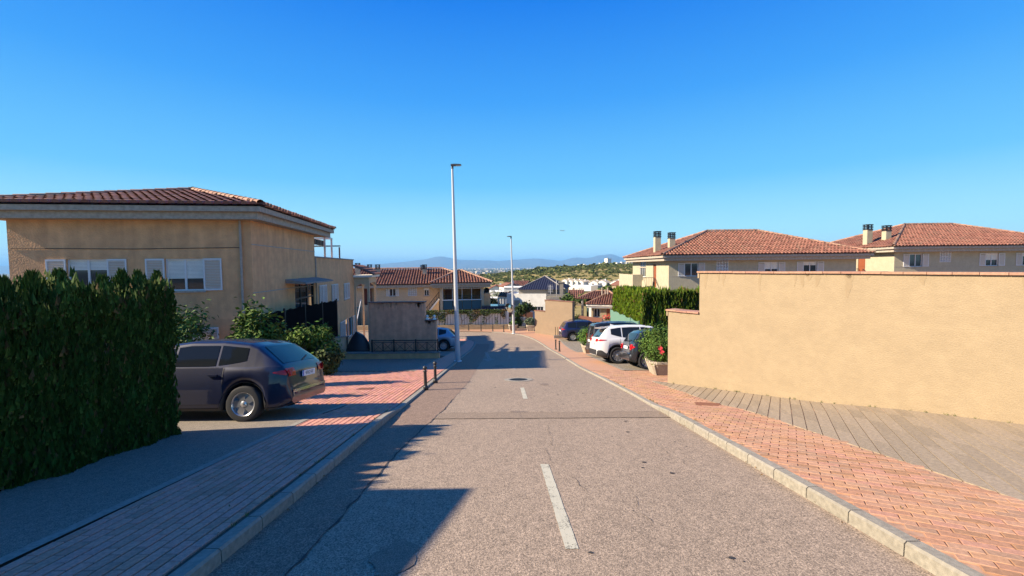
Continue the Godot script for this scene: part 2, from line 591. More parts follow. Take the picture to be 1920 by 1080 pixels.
	# manhole: pale concrete collar and iron lid
	var mh := thing("manhole_cover", "round iron manhole lid in a pale concrete collar in the road", "manhole", on(0.18, 14.0, 0.004))
	mh.transform.basis = tilted(0.0, 14.0)
	mb = MB.new()
	mb.lathe([Vector2(0.47, 0.0), Vector2(0.47, 0.007), Vector2(0.30, 0.007), Vector2(0.30, 0.0)], 36)
	part(mh, "collar", mb, M.kerb)
	mb = MB.new()
	mb.lathe([Vector2(0.29, 0.0), Vector2(0.29, 0.012), Vector2(0.26, 0.012), Vector2(0.26, 0.008), Vector2(0.0, 0.008)], 36)
	for i in range(-3, 4):
		var hw := sqrt(maxf(0.0, 0.24 * 0.24 - 0.0049 * i * i))
		mb.box(Vector3(0, 0.010, i * 0.07), Vector3(hw * 2, 0.008, 0.03))
	part(mh, "lid", mb, M.iron)
	pavements(fn)

func crack(mb: MB, xf: Callable, d0: float, d1: float, w: float, fn: FastNoiseLite) -> void:
	var rows := []
	var k := int((d1 - d0) / 0.06)
	for i in k + 1:
		var d := lerpf(d0, d1, float(i) / k)
		var x: float = xf.call(d)
		var ww := w * maxf(0.15, 0.6 + 1.3 * fn.get_noise_1d(d * 13.0 + 90.0))
		rows.append(PackedVector3Array([on(x - ww, d, 0.009), on(x + ww, d, 0.009)]))
	mb.grid(rows)

func paver_mesh(lx: float, lz: float, h: float) -> ArrayMesh:
	var mb := MB.new()
	var e := 0.004
	var a := Vector3(lx / 2, 0, lz / 2)
	var t := [Vector3(-a.x + e, 0, -a.z + e), Vector3(a.x - e, 0, -a.z + e), Vector3(a.x - e, 0, a.z - e), Vector3(-a.x + e, 0, a.z - e)]
	var m := [Vector3(-a.x, -e, -a.z), Vector3(a.x, -e, -a.z), Vector3(a.x, -e, a.z), Vector3(-a.x, -e, a.z)]
	mb.quad(t[0], t[1], t[2], t[3])
	for i in 4:
		var j := (i + 1) % 4
		mb.quad(m[i], m[j], t[j], t[i])
		mb.quad(m[i] - Vector3(0, h, 0), m[j] - Vector3(0, h, 0), m[j], m[i])
	return mb.mesh()

func lay(parent: Node, nm: String, spots: Array, lx: float, lz: float, material: Material, tint: Callable, singles: int) -> void:
	# spots: [x, d, turn]; the nearest become pieces of their own, the rest one joined part
	spots.sort_custom(func(a, b): return a[1] * a[1] + a[0] * a[0] < b[1] * b[1] + b[0] * b[0])
	var base := paver_mesh(lx, lz, 0.02)
	var arr := base.surface_get_arrays(0)
	var bv: PackedVector3Array = arr[Mesh.ARRAY_VERTEX]
	var bn: PackedVector3Array = arr[Mesh.ARRAY_NORMAL]
	var variants := []
	for k in 9:
		var mbv := MB.new()
		mbv.v = bv; mbv.n = bn
		var cc := PackedColorArray()
		cc.resize(bv.size())
		cc.fill(tint.call())
		mbv.c = cc
		variants.append(mbv.mesh())
	var rest := MB.new()
	for i in spots.size():
		var s: Array = spots[i]
		var t := Transform3D(tilted(s[2], s[1]), pav(s[0], s[1], rng.randf_range(-0.0015, 0.002)))
		if i < singles:
			var o := piece(parent, nm, variants[rng.randi() % 9], material)
			o.transform = t
		else:
			var col: Color = tint.call()
			for q in bv.size():
				rest.v.append(t * bv[q]); rest.n.append(t.basis * bn[q]); rest.c.append(col)
	if rest.v.size():
		part(parent, nm + "_field", rest, material, "stuff")

func in_left_bricks(x: float, d: float) -> bool:
	var kl := lut(KERB_L, d)
	if x > kl - 0.18:
		return false
	if x > -3.80:
		return true
	return d > 9.82 and d < 16.5 and x > -9.0

func in_right_bricks(x: float, d: float) -> bool:
	var kr := lut(KERB_R, d)
	if x < kr + 0.19:
		return false
	if d < 12.95:
		# coordinates along the sandy wall (s) and along the joints of the long pavers (t)
		var q := Vector2(x, d) - WALL_FOOT
		var det := WALL_DIR.x * JOINT_DIR.y - WALL_DIR.y * JOINT_DIR.x
		var s := (q.x * JOINT_DIR.y - q.y * JOINT_DIR.x) / det
		var t := (WALL_DIR.x * q.y - WALL_DIR.y * q.x) / det
		return t > paver_len(s) + 0.04
	if d < 15.9:
		return x < 6.2
	if d < 24.2:
		return x < 4.10
	if d < 26.0:
		return x < 5.0
	return x < 3.9

const WALL_FOOT := Vector2(4.50, 12.80)
const WALL_DIR := Vector2(0.548, -0.836)
const JOINT_DIR := Vector2(-0.53, -0.848)

func paver_len(s: float) -> float:
	var p := WALL_FOOT + WALL_DIR * s
	return clampf((p.x - 4.23 - (12.9 - p.y) * 0.068) / 0.588, 0.0, 7.0)

func pavements(fn: FastNoiseLite) -> void:
	# beds of the pavements
	var mb := MB.new()
	sheet(mb, -8.0, 37.1, func(_d): return -46.0, func(d): return lut(KERB_L, d) - 0.05, func(d): return step_up(d) - 0.02, 0.25, 14)
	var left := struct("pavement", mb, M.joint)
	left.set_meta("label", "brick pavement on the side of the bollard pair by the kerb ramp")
	mb = MB.new()
	sheet(mb, -8.0, 43.4, func(d): return lut(KERB_R, minf(d, 42.6)) + 0.05, func(_d): return 46.0, func(d): return step_up(d) - 0.012, 0.2, 14)
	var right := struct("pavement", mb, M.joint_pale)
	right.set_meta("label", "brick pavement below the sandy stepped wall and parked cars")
	var tint := func() -> Color:
		var k := rng.randf_range(0.74, 1.12)
		return Color(k, k * rng.randf_range(0.90, 1.08), k * rng.randf_range(0.82, 1.12))
	var spots := []
	var row := 0
	var x := -2.44
	while x > -9.2:
		var d := 2.9 + (0.1 if row % 2 else 0.0)
		while d < 17.0:
			var xs := x - 0.019 * (d - 4.4)
			if in_left_bricks(xs, d):
				spots.append([xs, d, PI / 2 + 0.019])
			d += 0.208
		x -= 0.107
		row += 1
	lay(left, "brick", spots, 0.203, 0.090, M.brick_left, tint, 300)
	spots = []
	var dir := Vector2(0.84, -0.543)
	var nrm := Vector2(0.543, 0.84)
	for j in range(-10, 190):
		var off := 4.0 + j * 0.107
		for i in range(-70, 60):
			var p := dir * (i * 0.208 + (0.104 if j % 2 else 0.0)) + nrm * off
			if p.y > 2.4 and p.y < 16.2 and in_right_bricks(p.x, p.y):
				spots.append([p.x, p.y, -0.574])
	lay(right, "brick", spots, 0.200, 0.099, M.brick, tint, 300)
	# farther on the joints close up: plain brick-coloured ground
	mb = MB.new()
	sheet(mb, 16.55, 37.0, func(_d): return -3.80, func(d): return maxf(lut(KERB_L, d) - 0.16, -3.8), func(d): return step_up(d) - 0.002, 0.3, 4)
	part(left, "far_brick_paving", mb, M.brick_left)
	mb = MB.new()
	sheet(mb, 36.0, 37.05, func(_d): return -40.0, func(_d): return -3.82, func(d): return step_up(d) - 0.002, 0.3, 4)
	part(left, "far_brick_paving", mb, M.brick_left)
	mb = MB.new()
	sheet(mb, 16.15, 36.6, func(d): return lut(KERB_R, d) + 0.16, func(d): return 4.10 if d < 24.2 else (5.0 if d < 26.0 else 3.9), func(d): return step_up(d) - 0.002, 0.25, 4)
	sheet(mb, 36.6, 43.0, func(d): return lut(KERB_R, minf(d, 42.4)) + 0.16, func(_d): return 3.9, func(d): return step_up(d) - 0.002, 0.1, 8)
	part(right, "far_brick_paving", mb, M.brick)
	# long grey pavers along the foot of the sandy wall
	for i in range(-2, 50):
		var s := i * 0.205
		var a := WALL_FOOT + WALL_DIR * s
		var b := WALL_FOOT + WALL_DIR * (s + 0.190)
		var la := maxf(0.05, paver_len(s))
		var lb := maxf(0.05, paver_len(s + 0.19))
		var n := maxi(1, roundi(lb / 0.85))
		for k in n:
			var gv := MB.new()
			var shade := rng.randf_range(0.84, 1.08)
			gv.col = Color(shade, shade, shade * 0.98)
			var t0 := float(k) / n
			var t1 := float(k + 1) / n - (0.006 / lb)
			var q := [a + JOINT_DIR * la * t0, b + JOINT_DIR * lb * t0, b + JOINT_DIR * lb * t1, a + JOINT_DIR * la * t1]
			var top := []
			for p in q:
				top.append(pav(p.x, p.y, 0.001))
			gv.quad(top[0], top[1], top[2], top[3])
			for e in 4:
				gv.quad(top[e] - Vector3(0, 0.02, 0), top[(e + 1) % 4] - Vector3(0, 0.02, 0), top[(e + 1) % 4], top[e])
			part(right, "long_paver", gv, M.grey_paver)
	# kerb stones, one by one
	for side in 2:
		var table: Array = KERB_L if side == 0 else KERB_R
		var lim := 35.6 if side == 0 else 41.2
		var d := 1.6
		while d < lim:
			var seg := 0.56 if d < 10.0 else 1.0
			if d > 34.0:
				seg = 0.45
			var d2 := minf(d + seg, lim)
			kerb_stone(left if side == 0 else right, table, d + 0.006, d2 - 0.006, -1.0 if side == 0 else 1.0, fn)
			d = d2
	mb = MB.new()
	for i in 42:
		var xa := -4.3 - i * 0.95
		mb.box(Vector3(xa - 0.47, G(42.4) + 0.03, -42.42), Vector3(0.93, 0.09, 0.16))
		mb.box(Vector3(xa - 0.47, G(37.0) + 0.03, -37.02), Vector3(0.93, 0.09, 0.16))
	part(left, "far_kerb_row", mb, M.kerb)
	# parking bays
	for b in [[-8.0, 9.75, -40.0, -3.83], [16.6, 22.7, -9.6, -3.83], [24.2, 35.9, -11.0, -3.83]]:
		bay(left, b)
	for b in [[16.0, 24.2, 4.14, 14.0], [26.0, 36.4, 3.95, 14.0]]:
		bay(right, b)
	# dark iron lids in the paving
	for a in [[-4.17, 12.08, 0.42, 0.34, "small iron drain lid in the brick paving by the bollards"], [4.20, 9.2, 0.50, 0.42, "square rusty iron lid in the paving below the sandy wall"]]:
		var o := thing("access_cover", a[4], "drain cover", pav(a[0], a[1], 0.003))
		o.transform.basis = tilted(0.0 if a[0] < 0 else -0.35, a[1])
		mb = MB.new()
		mb.box(Vector3(0, 0.002, 0), Vector3(a[2], 0.006, a[3]))
		part(o, "frame", mb, M.rust)
		mb = MB.new()
		for i in 6:
			mb.box(Vector3(0, 0.007, (i - 2.5) * a[3] * 0.15), Vector3(a[2] * 0.9, 0.006, a[3] * 0.09))
		part(o, "lid", mb, M.rust)

func bay(parent: Node, b: Array) -> void:
	var mb := MB.new()
	sheet(mb, b[0], b[1], func(_d): return b[2], func(_d): return b[3], func(d): return step_up(d) + 0.004, 0.4, 6)
	part(parent, "parking_bay", mb, M.bay)
	mb = MB.new()
	var xe: float = b[3] if absf(b[3]) < absf(b[2]) else b[2]
	sheet(mb, maxf(b[0], 0.0), b[1], func(_d): return xe - 0.055, func(_d): return xe + 0.055, func(d): return step_up(d) + 0.008, 0.4, 1)
	part(parent, "edge_line", mb, M.kerb)

func kerb_stone(parent: Node, table: Array, d0: float, d1: float, s: float, fn: FastNoiseLite) -> void:
	var mb := MB.new()
	var k := 1.0 + 0.22 * fn.get_noise_1d(d0 * 31.0)
	mb.col = Color(k, k, k * 0.97)
	var rows := []
	for i in 3:
		var d := lerpf(d0, d1, i / 2.0)
		var x := lut(table, d)
		var t := lut(table, d + 0.05) - lut(table, d - 0.05)
		var out := Vector2(s, -s * t / 0.1).normalized()     # towards the pavement, x and d
		var h := step_up(d) + 0.004
		var row := PackedVector3Array()
		for q in [[0.0, -0.04], [0.004, h - 0.02], [0.022, h], [0.13, h], [0.13, -0.04]]:
			row.append(on(x + out.x * q[0], d + out.y * q[0], q[1]))
		rows.append(row)
	mb.grid(rows, false, false)
	for e in [0, 2]:
		for q in range(1, 4):
			mb.tri(rows[e][0], rows[e][q], rows[e][q + 1])
	part(parent, "kerb_stone", mb, M.kerb)

# ---------------------------------------------------------------- hill, plain, mountains, town
const RIDGE := [[-300, 514], [600, 516], [880, 517], [915, 515], [940, 511.5], [965, 510], [985, 507.5], [1005, 504], [1030, 501.5], [1060, 500], [1100, 499.5], [1150, 498], [1190, 497], [1300, 495], [1500, 491], [2300, 488]]
const RIDGE_D := 480.0

func px_of(p: Vector3) -> float:
	return 960.0 + FOCAL * p.x / maxf(1.0, -p.z)

var hill_noise := FastNoiseLite.new()

func hill(x: float, d: float) -> float:
	var a := 960.0 + FOCAL * x / maxf(d, 1.0)
	var yr := EYE + (500.0 - lut(RIDGE, a)) / FOCAL * RIDGE_D - 1.5
	var valley := lut([[46, -4.48], [60, -5.4], [90, -7.6], [130, -9.6], [230, -10.5]], d)
	if d <= 215.0:
		return valley
	var wob := hill_noise.get_noise_2d(x, d) * 1.3
	if d <= RIDGE_D:
		var t := (d - 215.0) / (RIDGE_D - 215.0)
		return lerpf(-10.4, yr, pow(t, 0.85)) + wob * minf(1.0, t * 3.0)
	return lerpf(yr, -45.0, smoothstep(RIDGE_D, 1500.0, d)) + wob * (1.0 - smoothstep(RIDGE_D, 1000.0, d))

func far_country() -> void:
	hill_noise.seed = 9
	hill_noise.frequency = 0.02
	hill_noise.fractal_octaves = 3
	var rows := []
	var d := 45.9
	while d < 1600.0:
		var row := PackedVector3Array()
		for j in 111:
			var x := lerpf(-1.7, 1.7, j / 110.0) * d
			row.append(Vector3(x, hill(x, d), -d))
		rows.append(row)
		d *= 1.035
	var mb := MB.new()
	mb.grid(rows)
	struct("hill", mb, M.scrub)
	mb = MB.new()
	rows = []
	d = 1300.0
	while d < 40000.0:
		var row := PackedVector3Array()
		for j in 41:
			row.append(Vector3(lerpf(-1.9, 1.9, j / 40.0) * d, -46.0, -d))
		rows.append(row)
		d *= 1.2
	mb.grid(rows)
	struct("plain", mb, M.plain)
	# scrub on the hillside
	var bush := MB.new()
	for k in 46:
		var v := Vector3(rng.randfn(), absf(rng.randfn()) * 0.75, rng.randfn()).normalized() * rng.randf_range(0.45, 1.0)
		var s := rng.randf_range(0.28, 0.5)
		var t := Basis.from_euler(Vector3(rng.randf() * TAU, rng.randf() * TAU, 0))
		bush.quad(v + t * Vector3(-s, 0, 0), v + t * Vector3(0, s * 0.6, 0.1), v + t * Vector3(s, 0, 0), v + t * Vector3(0, -s * 0.6, 0.1))
	var spots := []
	for k in 26000:
		var dd := 205.0 + 330.0 * pow(rng.randf(), 0.8)
		var px := rng.randf_range(560.0, 1260.0)
		if k % 7 == 0:
			px = rng.randf_range(-100.0, 2000.0)
		var x := (px - 960.0) / FOCAL * dd
		var patch := hill_noise.get_noise_2d(x * 0.6 + 300.0, dd * 0.45)
		var t := clampf((dd - 215.0) / 265.0, 0, 1)
		if patch + 0.9 * (t - 0.55) + rng.randf_range(-0.22, 0.22) < 0.33:
			if rng.randf() > 0.12:
				continue
		var s := rng.randf_range(0.5, 1.5) * (1.0 + 0.7 * t)
		if rng.randf() < 0.04:
			s *= 1.9
		var g := rng.randf_range(0.6, 1.35)
		spots.append([Transform3D(Basis(Vector3.UP, rng.randf() * TAU).scaled(Vector3(s, s * rng.randf_range(0.6, 1.0), s)), Vector3(x, hill(x, dd) - 0.1, -dd)), Color(0.105 * g, 0.12 * g, 0.036 * g)])
	scatter("scrub_bushes", bush.mesh(), M.leaf, spots, "dark green scrub bushes covering the hillside", "scrub")
	# mountains
	var ridge := [[-400, 489], [300, 490], [560, 492], [640, 494], [670, 494.5], [700, 493.5], [740, 491.5], [770, 489], [800, 485.5], [815, 482.5], [830, 480.8], [845, 484], [864, 487], [890, 488], [935, 489.7], [960, 488.5], [983, 487], [1013, 486.7], [1050, 491], [1066, 487.5], [1081, 485.3], [1096, 486.7], [1110, 486], [1121, 482.5], [1133, 482], [1142, 480], [1150, 480.7], [1170, 488], [1190, 484.5], [1230, 487], [1300, 484], [1500, 487], [1800, 485], [2300, 488]]
	var mn := FastNoiseLite.new()
	mn.seed = 4
	mn.frequency = 0.0006
	mn.fractal_octaves = 6
	mn.fractal_type = FastNoiseLite.FRACTAL_RIDGED
	rows = []
	for i in 15:
		var dd := lerpf(13500.0, 20500.0, i / 14.0)
		var row := PackedVector3Array()
		for j in 361:
			var px := lerpf(-380.0, 2280.0, j / 360.0)
			var x := (px - 960.0) / FOCAL * dd
			var top := (500.0 - lut(ridge, px)) / FOCAL * 18500.0 * 1.08 + 22.0 * mn.get_noise_2d(px * 30.0, 500.0)
			var t := clampf((dd - 13500.0) / 5000.0, 0, 1)
			var y := -60.0 + (top + 60.0) * pow(t, 1.2)
			if i < 10:
				y += mn.get_noise_2d(x, dd) * 130.0 * t * (1.0 - t) * 2.0
			elif i > 10:
				y -= (i - 10) * 40.0
			row.append(Vector3(x, y, -dd))
		rows.append(row)
	mb = MB.new()
	mb.grid(rows)
	struct("mountains", mb, M.rock)
	# the town on the plain: far too small to tell apart
	spots = []
	var bm := MB.new()
	bm.span(Vector3(-0.5, 0, -0.5), Vector3(0.5, 1, 0.5))
	for k in 2600:
		var dd := lerpf(2300.0, 10500.0, pow(rng.randf(), 1.5))
		var px := rng.randf_range(560.0, 1060.0) if k % 3 else rng.randf_range(-200.0, 2100.0)
		var x := (px - 960.0) / FOCAL * dd
		if hill_noise.get_noise_2d(x * 0.02, dd * 0.012) < -0.12:
			continue
		var s := rng.randf_range(8.0, 26.0)
		var g := rng.randf_range(0.6, 1.1)
		spots.append([Transform3D(Basis(Vector3.UP, rng.randf() * TAU).scaled(Vector3(s * 1.6, rng.randf_range(5.0, 13.0) + dd * 0.0012, s)), Vector3(x, -46.5, -dd)), Color(g, g * rng.randf_range(0.9, 1.0), g * rng.randf_range(0.8, 1.0))])
	scatter("far_town", bm.mesh(), M.far_white, spots, "hazy pale town spread over the plain below the mountains", "town")
	spots = []
	for k in 2600:
		var dd := lerpf(1500.0, 7000.0, pow(rng.randf(), 1.6))
		var x := rng.randf_range(-0.55, 0.6) * dd
		var s := rng.randf_range(5.0, 14.0)
		spots.append([Transform3D(Basis(Vector3.UP, rng.randf() * TAU).scaled(Vector3(s * 1.8, s * 0.7, s)), Vector3(x, -46.0, -dd)), Color(0.05, 0.075, 0.03)])
	scatter("far_orchards", bush.mesh(), M.leaf, spots, "dark specks of orchard trees between the houses on the plain", "trees")
	# the tower and the low blocks on the ridge
	tower(1140.0, 1250.0, 486.8, 15.0, 13.0, "pale tower block standing alone on the hill ridge", true)
	var words := ["low", "narrow", "long low", "plain", "wide", "tall slim", "small", "squat", "bright", "short", "broad", "end"]
	var i2 := 0
	for a in [[1087, 497.0, 8], [1096, 496.5, 5], [1103, 498.2, 14], [1110, 498.3, 12], [1119, 498.5, 16], [1125.5, 494.8, 5], [1130, 497, 7], [1160, 494.5, 13], [1168, 493.3, 11], [1176, 493.6, 9], [1184, 493.0, 14], [1191, 494.4, 9]]:
		tower(a[0], 1150.0, a[1], a[2], 9.0, "%s white building on the far hill ridge near the tower block" % words[i2], false)
		i2 += 1
	# airliner
	var pl := thing("airplane", "tiny airliner climbing in the blue sky", "airplane", Vector3((1055.0 - 960.0) / FOCAL * 3000.0, EYE + 66.0 / FOCAL * 3000.0, -3000.0), 0.35)
	mb = MB.new()
	mb.tube([Vector3(-15, -0.6, 0), Vector3(-10, 0, 0), Vector3(10, 0.6, 0), Vector3(15, 1.2, 0)], 1.9, 10)
	part(pl, "fuselage", mb, M.grey_trim)
	mb = MB.new()
	mb.prism(PackedVector2Array([Vector2(-3, -0.3), Vector2(3, -0.3), Vector2(3, 0.2), Vector2(-3, 0.2)]), -15, 15)
	part(pl, "wing", mb, M.grey_trim)
	mb = MB.new()
	mb.prism(PackedVector2Array([Vector2(-15, 1), Vector2(-11, 1), Vector2(-13.5, 6), Vector2(-15.5, 6)]), -0.3, 0.3)
	part(pl, "tail_fin", mb, M.grey_trim)

func scatter(nm: String, mesh: Mesh, m: Material, spots: Array, label: String, cat: String) -> void:
	var mm := MultiMesh.new()
	mm.transform_format = MultiMesh.TRANSFORM_3D
	mm.use_colors = true
	mm.mesh = mesh
	mm.instance_count = spots.size()
	for i in spots.size():
		mm.set_instance_transform(i, spots[i][0])
		mm.set_instance_color(i, spots[i][1])
	var o := MultiMeshInstance3D.new()
	o.name = uniq(nm)
	o.multimesh = mm
	o.material_override = m
	o.set_meta("kind", "stuff")
	tag(o, label, cat)
	add_child(o)

func tower(px: float, d: float, ytop: float, w: float, dep: float, label: String, tall: bool) -> void:
	var x := (px - 960.0) / FOCAL * d
	var top := EYE + (500.0 - ytop) / FOCAL * d
	var base := hill(x, d) - 2.0
	var o := thing("tower_block" if tall else "ridge_building", label, "building", Vector3(x, base, -d), 0.5 if tall else rng.randf_range(-0.4, 0.4), "" if tall else "buildings along the hill ridge")
	var mb := MB.new()
	mb.span(Vector3(-w / 2, 0, -dep / 2), Vector3(w / 2, top - base, dep / 2))
	part(o, "wall", mb, M.white_wall)
	mb = MB.new()
	var k := 6 if tall else 2
	for r in k:
		for j in (4 if tall else 3):
			mb.box(Vector3((j - 1.5) * w * 0.22, top - base - 2.0 - r * 3.0, dep / 2), Vector3(w * 0.12, 1.5, 0.3))
	part(o, "window_rows", mb, M.glass, "stuff")
	if tall:
		mb = MB.new()
		mb.span(Vector3(-w * 0.2, top - base, -2), Vector3(w * 0.05, top - base + 2.0, 2))
		part(o, "roof_hut", mb, M.concrete)

# ---------------------------------------------------------------- building parts
func wall_face(mb: MB, x0: float, x1: float, y0: float, y1: float, z: float, holes: Array, depth := 0.18) -> void:
	# an upright face in the plane z with rectangular openings [x, y, w, h] and their reveals
	var xs := [x0, x1]
	var ys := [y0, y1]
	for h in holes:
		xs.append_array([h[0], h[0] + h[2]])
		ys.append_array([h[1], h[1] + h[3]])
	xs.sort(); ys.sort()
	for i in xs.size() - 1:
		for j in ys.size() - 1:
			if xs[i + 1] - xs[i] < 1e-4 or ys[j + 1] - ys[j] < 1e-4:
				continue
			var cx: float = (xs[i] + xs[i + 1]) / 2
			var cy: float = (ys[j] + ys[j + 1]) / 2
			if cx < x0 or cx > x1 or cy < y0 or cy > y1:
				continue
			var open := false
			for h in holes:
				if cx > h[0] and cx < h[0] + h[2] and cy > h[1] and cy < h[1] + h[3]:
					open = true
			if not open:
				mb.quad(Vector3(xs[i], ys[j], z), Vector3(xs[i], ys[j + 1], z), Vector3(xs[i + 1], ys[j + 1], z), Vector3(xs[i + 1], ys[j], z))
	for h in holes:
		var a := Vector3(h[0], h[1], z); var b := Vector3(h[0] + h[2], h[1], z)
		var c := Vector3(h[0] + h[2], h[1] + h[3], z); var e := Vector3(h[0], h[1] + h[3], z)
		var q := Vector3(0, 0, -depth)
		mb.quad(a, b, b + q, a + q); mb.quad(b, c, c + q, b + q); mb.quad(c, e, e + q, c + q); mb.quad(e, a, a + q, e + q)

func window(parent: Node, x: float, y: float, w: float, h: float, z: float, shutters := false, leaves := 2, turn := Transform3D(), bars_m: Material = null, blind := 0.0) -> Node3D:
	var fm: Material = bars_m if bars_m else M.white
	var mb := MB.new()
	mb.xf = turn
	var t := 0.05
	mb.span(Vector3(x, y, z - 0.12), Vector3(x + t, y + h, z - 0.05))
	mb.span(Vector3(x + w - t, y, z - 0.12), Vector3(x + w, y + h, z - 0.05))
	mb.span(Vector3(x + t, y, z - 0.12), Vector3(x + w - t, y + t, z - 0.05))
	mb.span(Vector3(x + t, y + h - t, z - 0.12), Vector3(x + w - t, y + h, z - 0.05))
	for k in range(1, leaves):
		var c := x + w * k / leaves
		mb.span(Vector3(c - 0.035, y + t, z - 0.115), Vector3(c + 0.035, y + h - t, z - 0.055))
	var win := part(parent, "window", mb, fm)
	for k in leaves:
		mb = MB.new()
		mb.xf = turn
		mb.span(Vector3(x + t + (w - 2 * t) * k / leaves + 0.02, y + t, z - 0.100), Vector3(x + t + (w - 2 * t) * (k + 1) / leaves - 0.02, y + h - t, z - 0.094))
		part(win, "pane", mb, M.glass)
	mb = MB.new()
	mb.xf = turn
	mb.span(Vector3(x - 0.06, y - 0.07, z - 0.05), Vector3(x + w + 0.06, y - 0.002, z + 0.05))
	part(win, "sill", mb, M.pale_trim)
	if blind > 0.0:
		mb = MB.new()
		mb.xf = turn
		var rows := int(h * blind / 0.05)
		for k in rows:
			mb.span(Vector3(x + t, y + h - t - (k + 1) * 0.05 + 0.006, z - 0.092), Vector3(x + w - t, y + h - t - k * 0.05, z - 0.080))
		part(win, "roller_blind", mb, M.white_wall)
	if shutters:
		for s in [-1, 1]:
			shutter(parent, x - w / 2 if s < 0 else x + w, y, w / 2, h, z, turn)
	return win

func shutter(parent: Node, x: float, y: float, w: float, h: float, z: float, turn := Transform3D()) -> void:
	var mb := MB.new()
	mb.xf = turn
	mb.span(Vector3(x + 0.01, y, z + 0.012), Vector3(x + 0.06, y + h, z + 0.05))
	mb.span(Vector3(x + w - 0.06, y, z + 0.012), Vector3(x + w - 0.01, y + h, z + 0.05))
	mb.span(Vector3(x + 0.06, y, z + 0.012), Vector3(x + w - 0.06, y + 0.06, z + 0.05))
	mb.span(Vector3(x + 0.06, y + h - 0.06, z + 0.012), Vector3(x + w - 0.06, y + h, z + 0.05))
	var o := part(parent, "shutter", mb, M.white)
	mb = MB.new()
	mb.xf = turn
	var k := int((h - 0.12) / 0.06)
	for i in k:
		mb.boxb(Vector3(x + w / 2, y + 0.09 + i * 0.06, z + 0.03), Vector3(w - 0.12, 0.055, 0.008), Basis(Vector3.RIGHT, 0.6))
	part(o, "louvre_slats", mb, M.white, "stuff")

func door(parent: Node, x: float, y: float, w: float, h: float, z: float, m: Material, turn := Transform3D()) -> void:
	var mb := MB.new()
	mb.xf = turn
	mb.span(Vector3(x, y, z - 0.14), Vector3(x + w, y + h, z - 0.08))
	for k in 2:
		mb.span(Vector3(x + 0.12, y + 0.15 + k * (h - 0.2) / 2, z - 0.085), Vector3(x + w - 0.12, y + (h - 0.2) / 2 + k * (h - 0.2) / 2, z - 0.065))
	var o := part(parent, "door", mb, m)
	mb = MB.new()
	mb.xf = turn
	mb.box(Vector3(x + w - 0.1, y + h * 0.5, z - 0.05), Vector3(0.04, 0.14, 0.05))
	part(o, "handle", mb, M.chrome)

func tile_tint() -> Color:
	var k := rng.randf_range(0.62, 1.18)
	var p := rng.randf_range(0.85, 1.35) if rng.randf() < 0.25 else rng.randf_range(0.9, 1.1)
	return Color(k, k * p, k * p)

func roof_face(parent: Node, a: Vector3, b: Vector3, up: Vector3, tab: Array, pitch := 0.30, course := 0.42, tile_m: Material = null) -> void:
	# barrel tiles on one slope: eave a-b, up the slope along 'up'; tab gives the length of the slope [along the eave, up the slope]
	var along := (b - a).normalized()
	var out := up.cross(along).normalized()
	if out.y < 0:
		out = -out
	var bed := MB.new()
	for i in tab.size() - 1:
		var p: Vector3 = a + along * tab[i][0]; var q: Vector3 = a + along * tab[i + 1][0]
		bed.quad(p, p + up * tab[i][1], q + up * tab[i + 1][1], q)
	var roof := part(parent, "roof", bed, tile_m if tile_m else M.tile_bed)
	var mb := MB.new()
	var n := int(a.distance_to(b) / pitch)
	var r := pitch * 0.39
	for i in n:
		var u := (i + 0.5) * pitch
		var top := lut(tab, u)
		var c0 := a + along * u + out * 0.01
		var v := -0.06
		while v < top - 0.12:
			var e := minf(v + course + 0.05, top)
			mb.col = tile_tint()
			var c1 := c0 + along * rng.randf_range(-0.012, 0.012) + out * rng.randf_range(-0.004, 0.014) + up * rng.randf_range(-0.015, 0.015)
			var ra := r * 1.08
			var rb := r * 0.9
			var rows := [PackedVector3Array(), PackedVector3Array()]
			for s in 5:
				var t := PI * s / 4.0
				rows[0].append(c1 + up * v + along * cos(t) * ra + out * (sin(t) * ra + 0.035))
				rows[1].append(c0 + up * e + along * cos(t) * rb + out * (sin(t) * rb))
			mb.grid(rows)
			if v < 0.0:
				for s in range(1, 4):
					mb.tri(rows[0][0], rows[0][s], rows[0][s + 1])
			v += course
	part(roof, "barrel_tiles", mb, tile_m if tile_m else M.tile, "stuff")

func ridge_caps(parent: Node, a: Vector3, b: Vector3, r := 0.13) -> void:
	var dir := (b - a).normalized()
	var side := dir.cross(Vector3.UP).normalized()
	var up := side.cross(dir)
	var len := a.distance_to(b)
	var mb := MB.new()
	var v := 0.0
	while v < len - 0.05:
		var e := minf(v + 0.45, len)
		mb.col = tile_tint()
		var rows := [PackedVector3Array(), PackedVector3Array()]
		for s in 7:
			var t := PI * s / 6.0
			rows[0].append(a + dir * v + side * cos(t) * r * 1.08 + up * (sin(t) * r * 1.08 + 0.01))
			rows[1].append(a + dir * e + side * cos(t) * r * 0.95 + up * sin(t) * r * 0.95)
		mb.grid(rows)
		v += 0.41
	part(parent, "ridge_tiles", mb, M.ridge_tile)

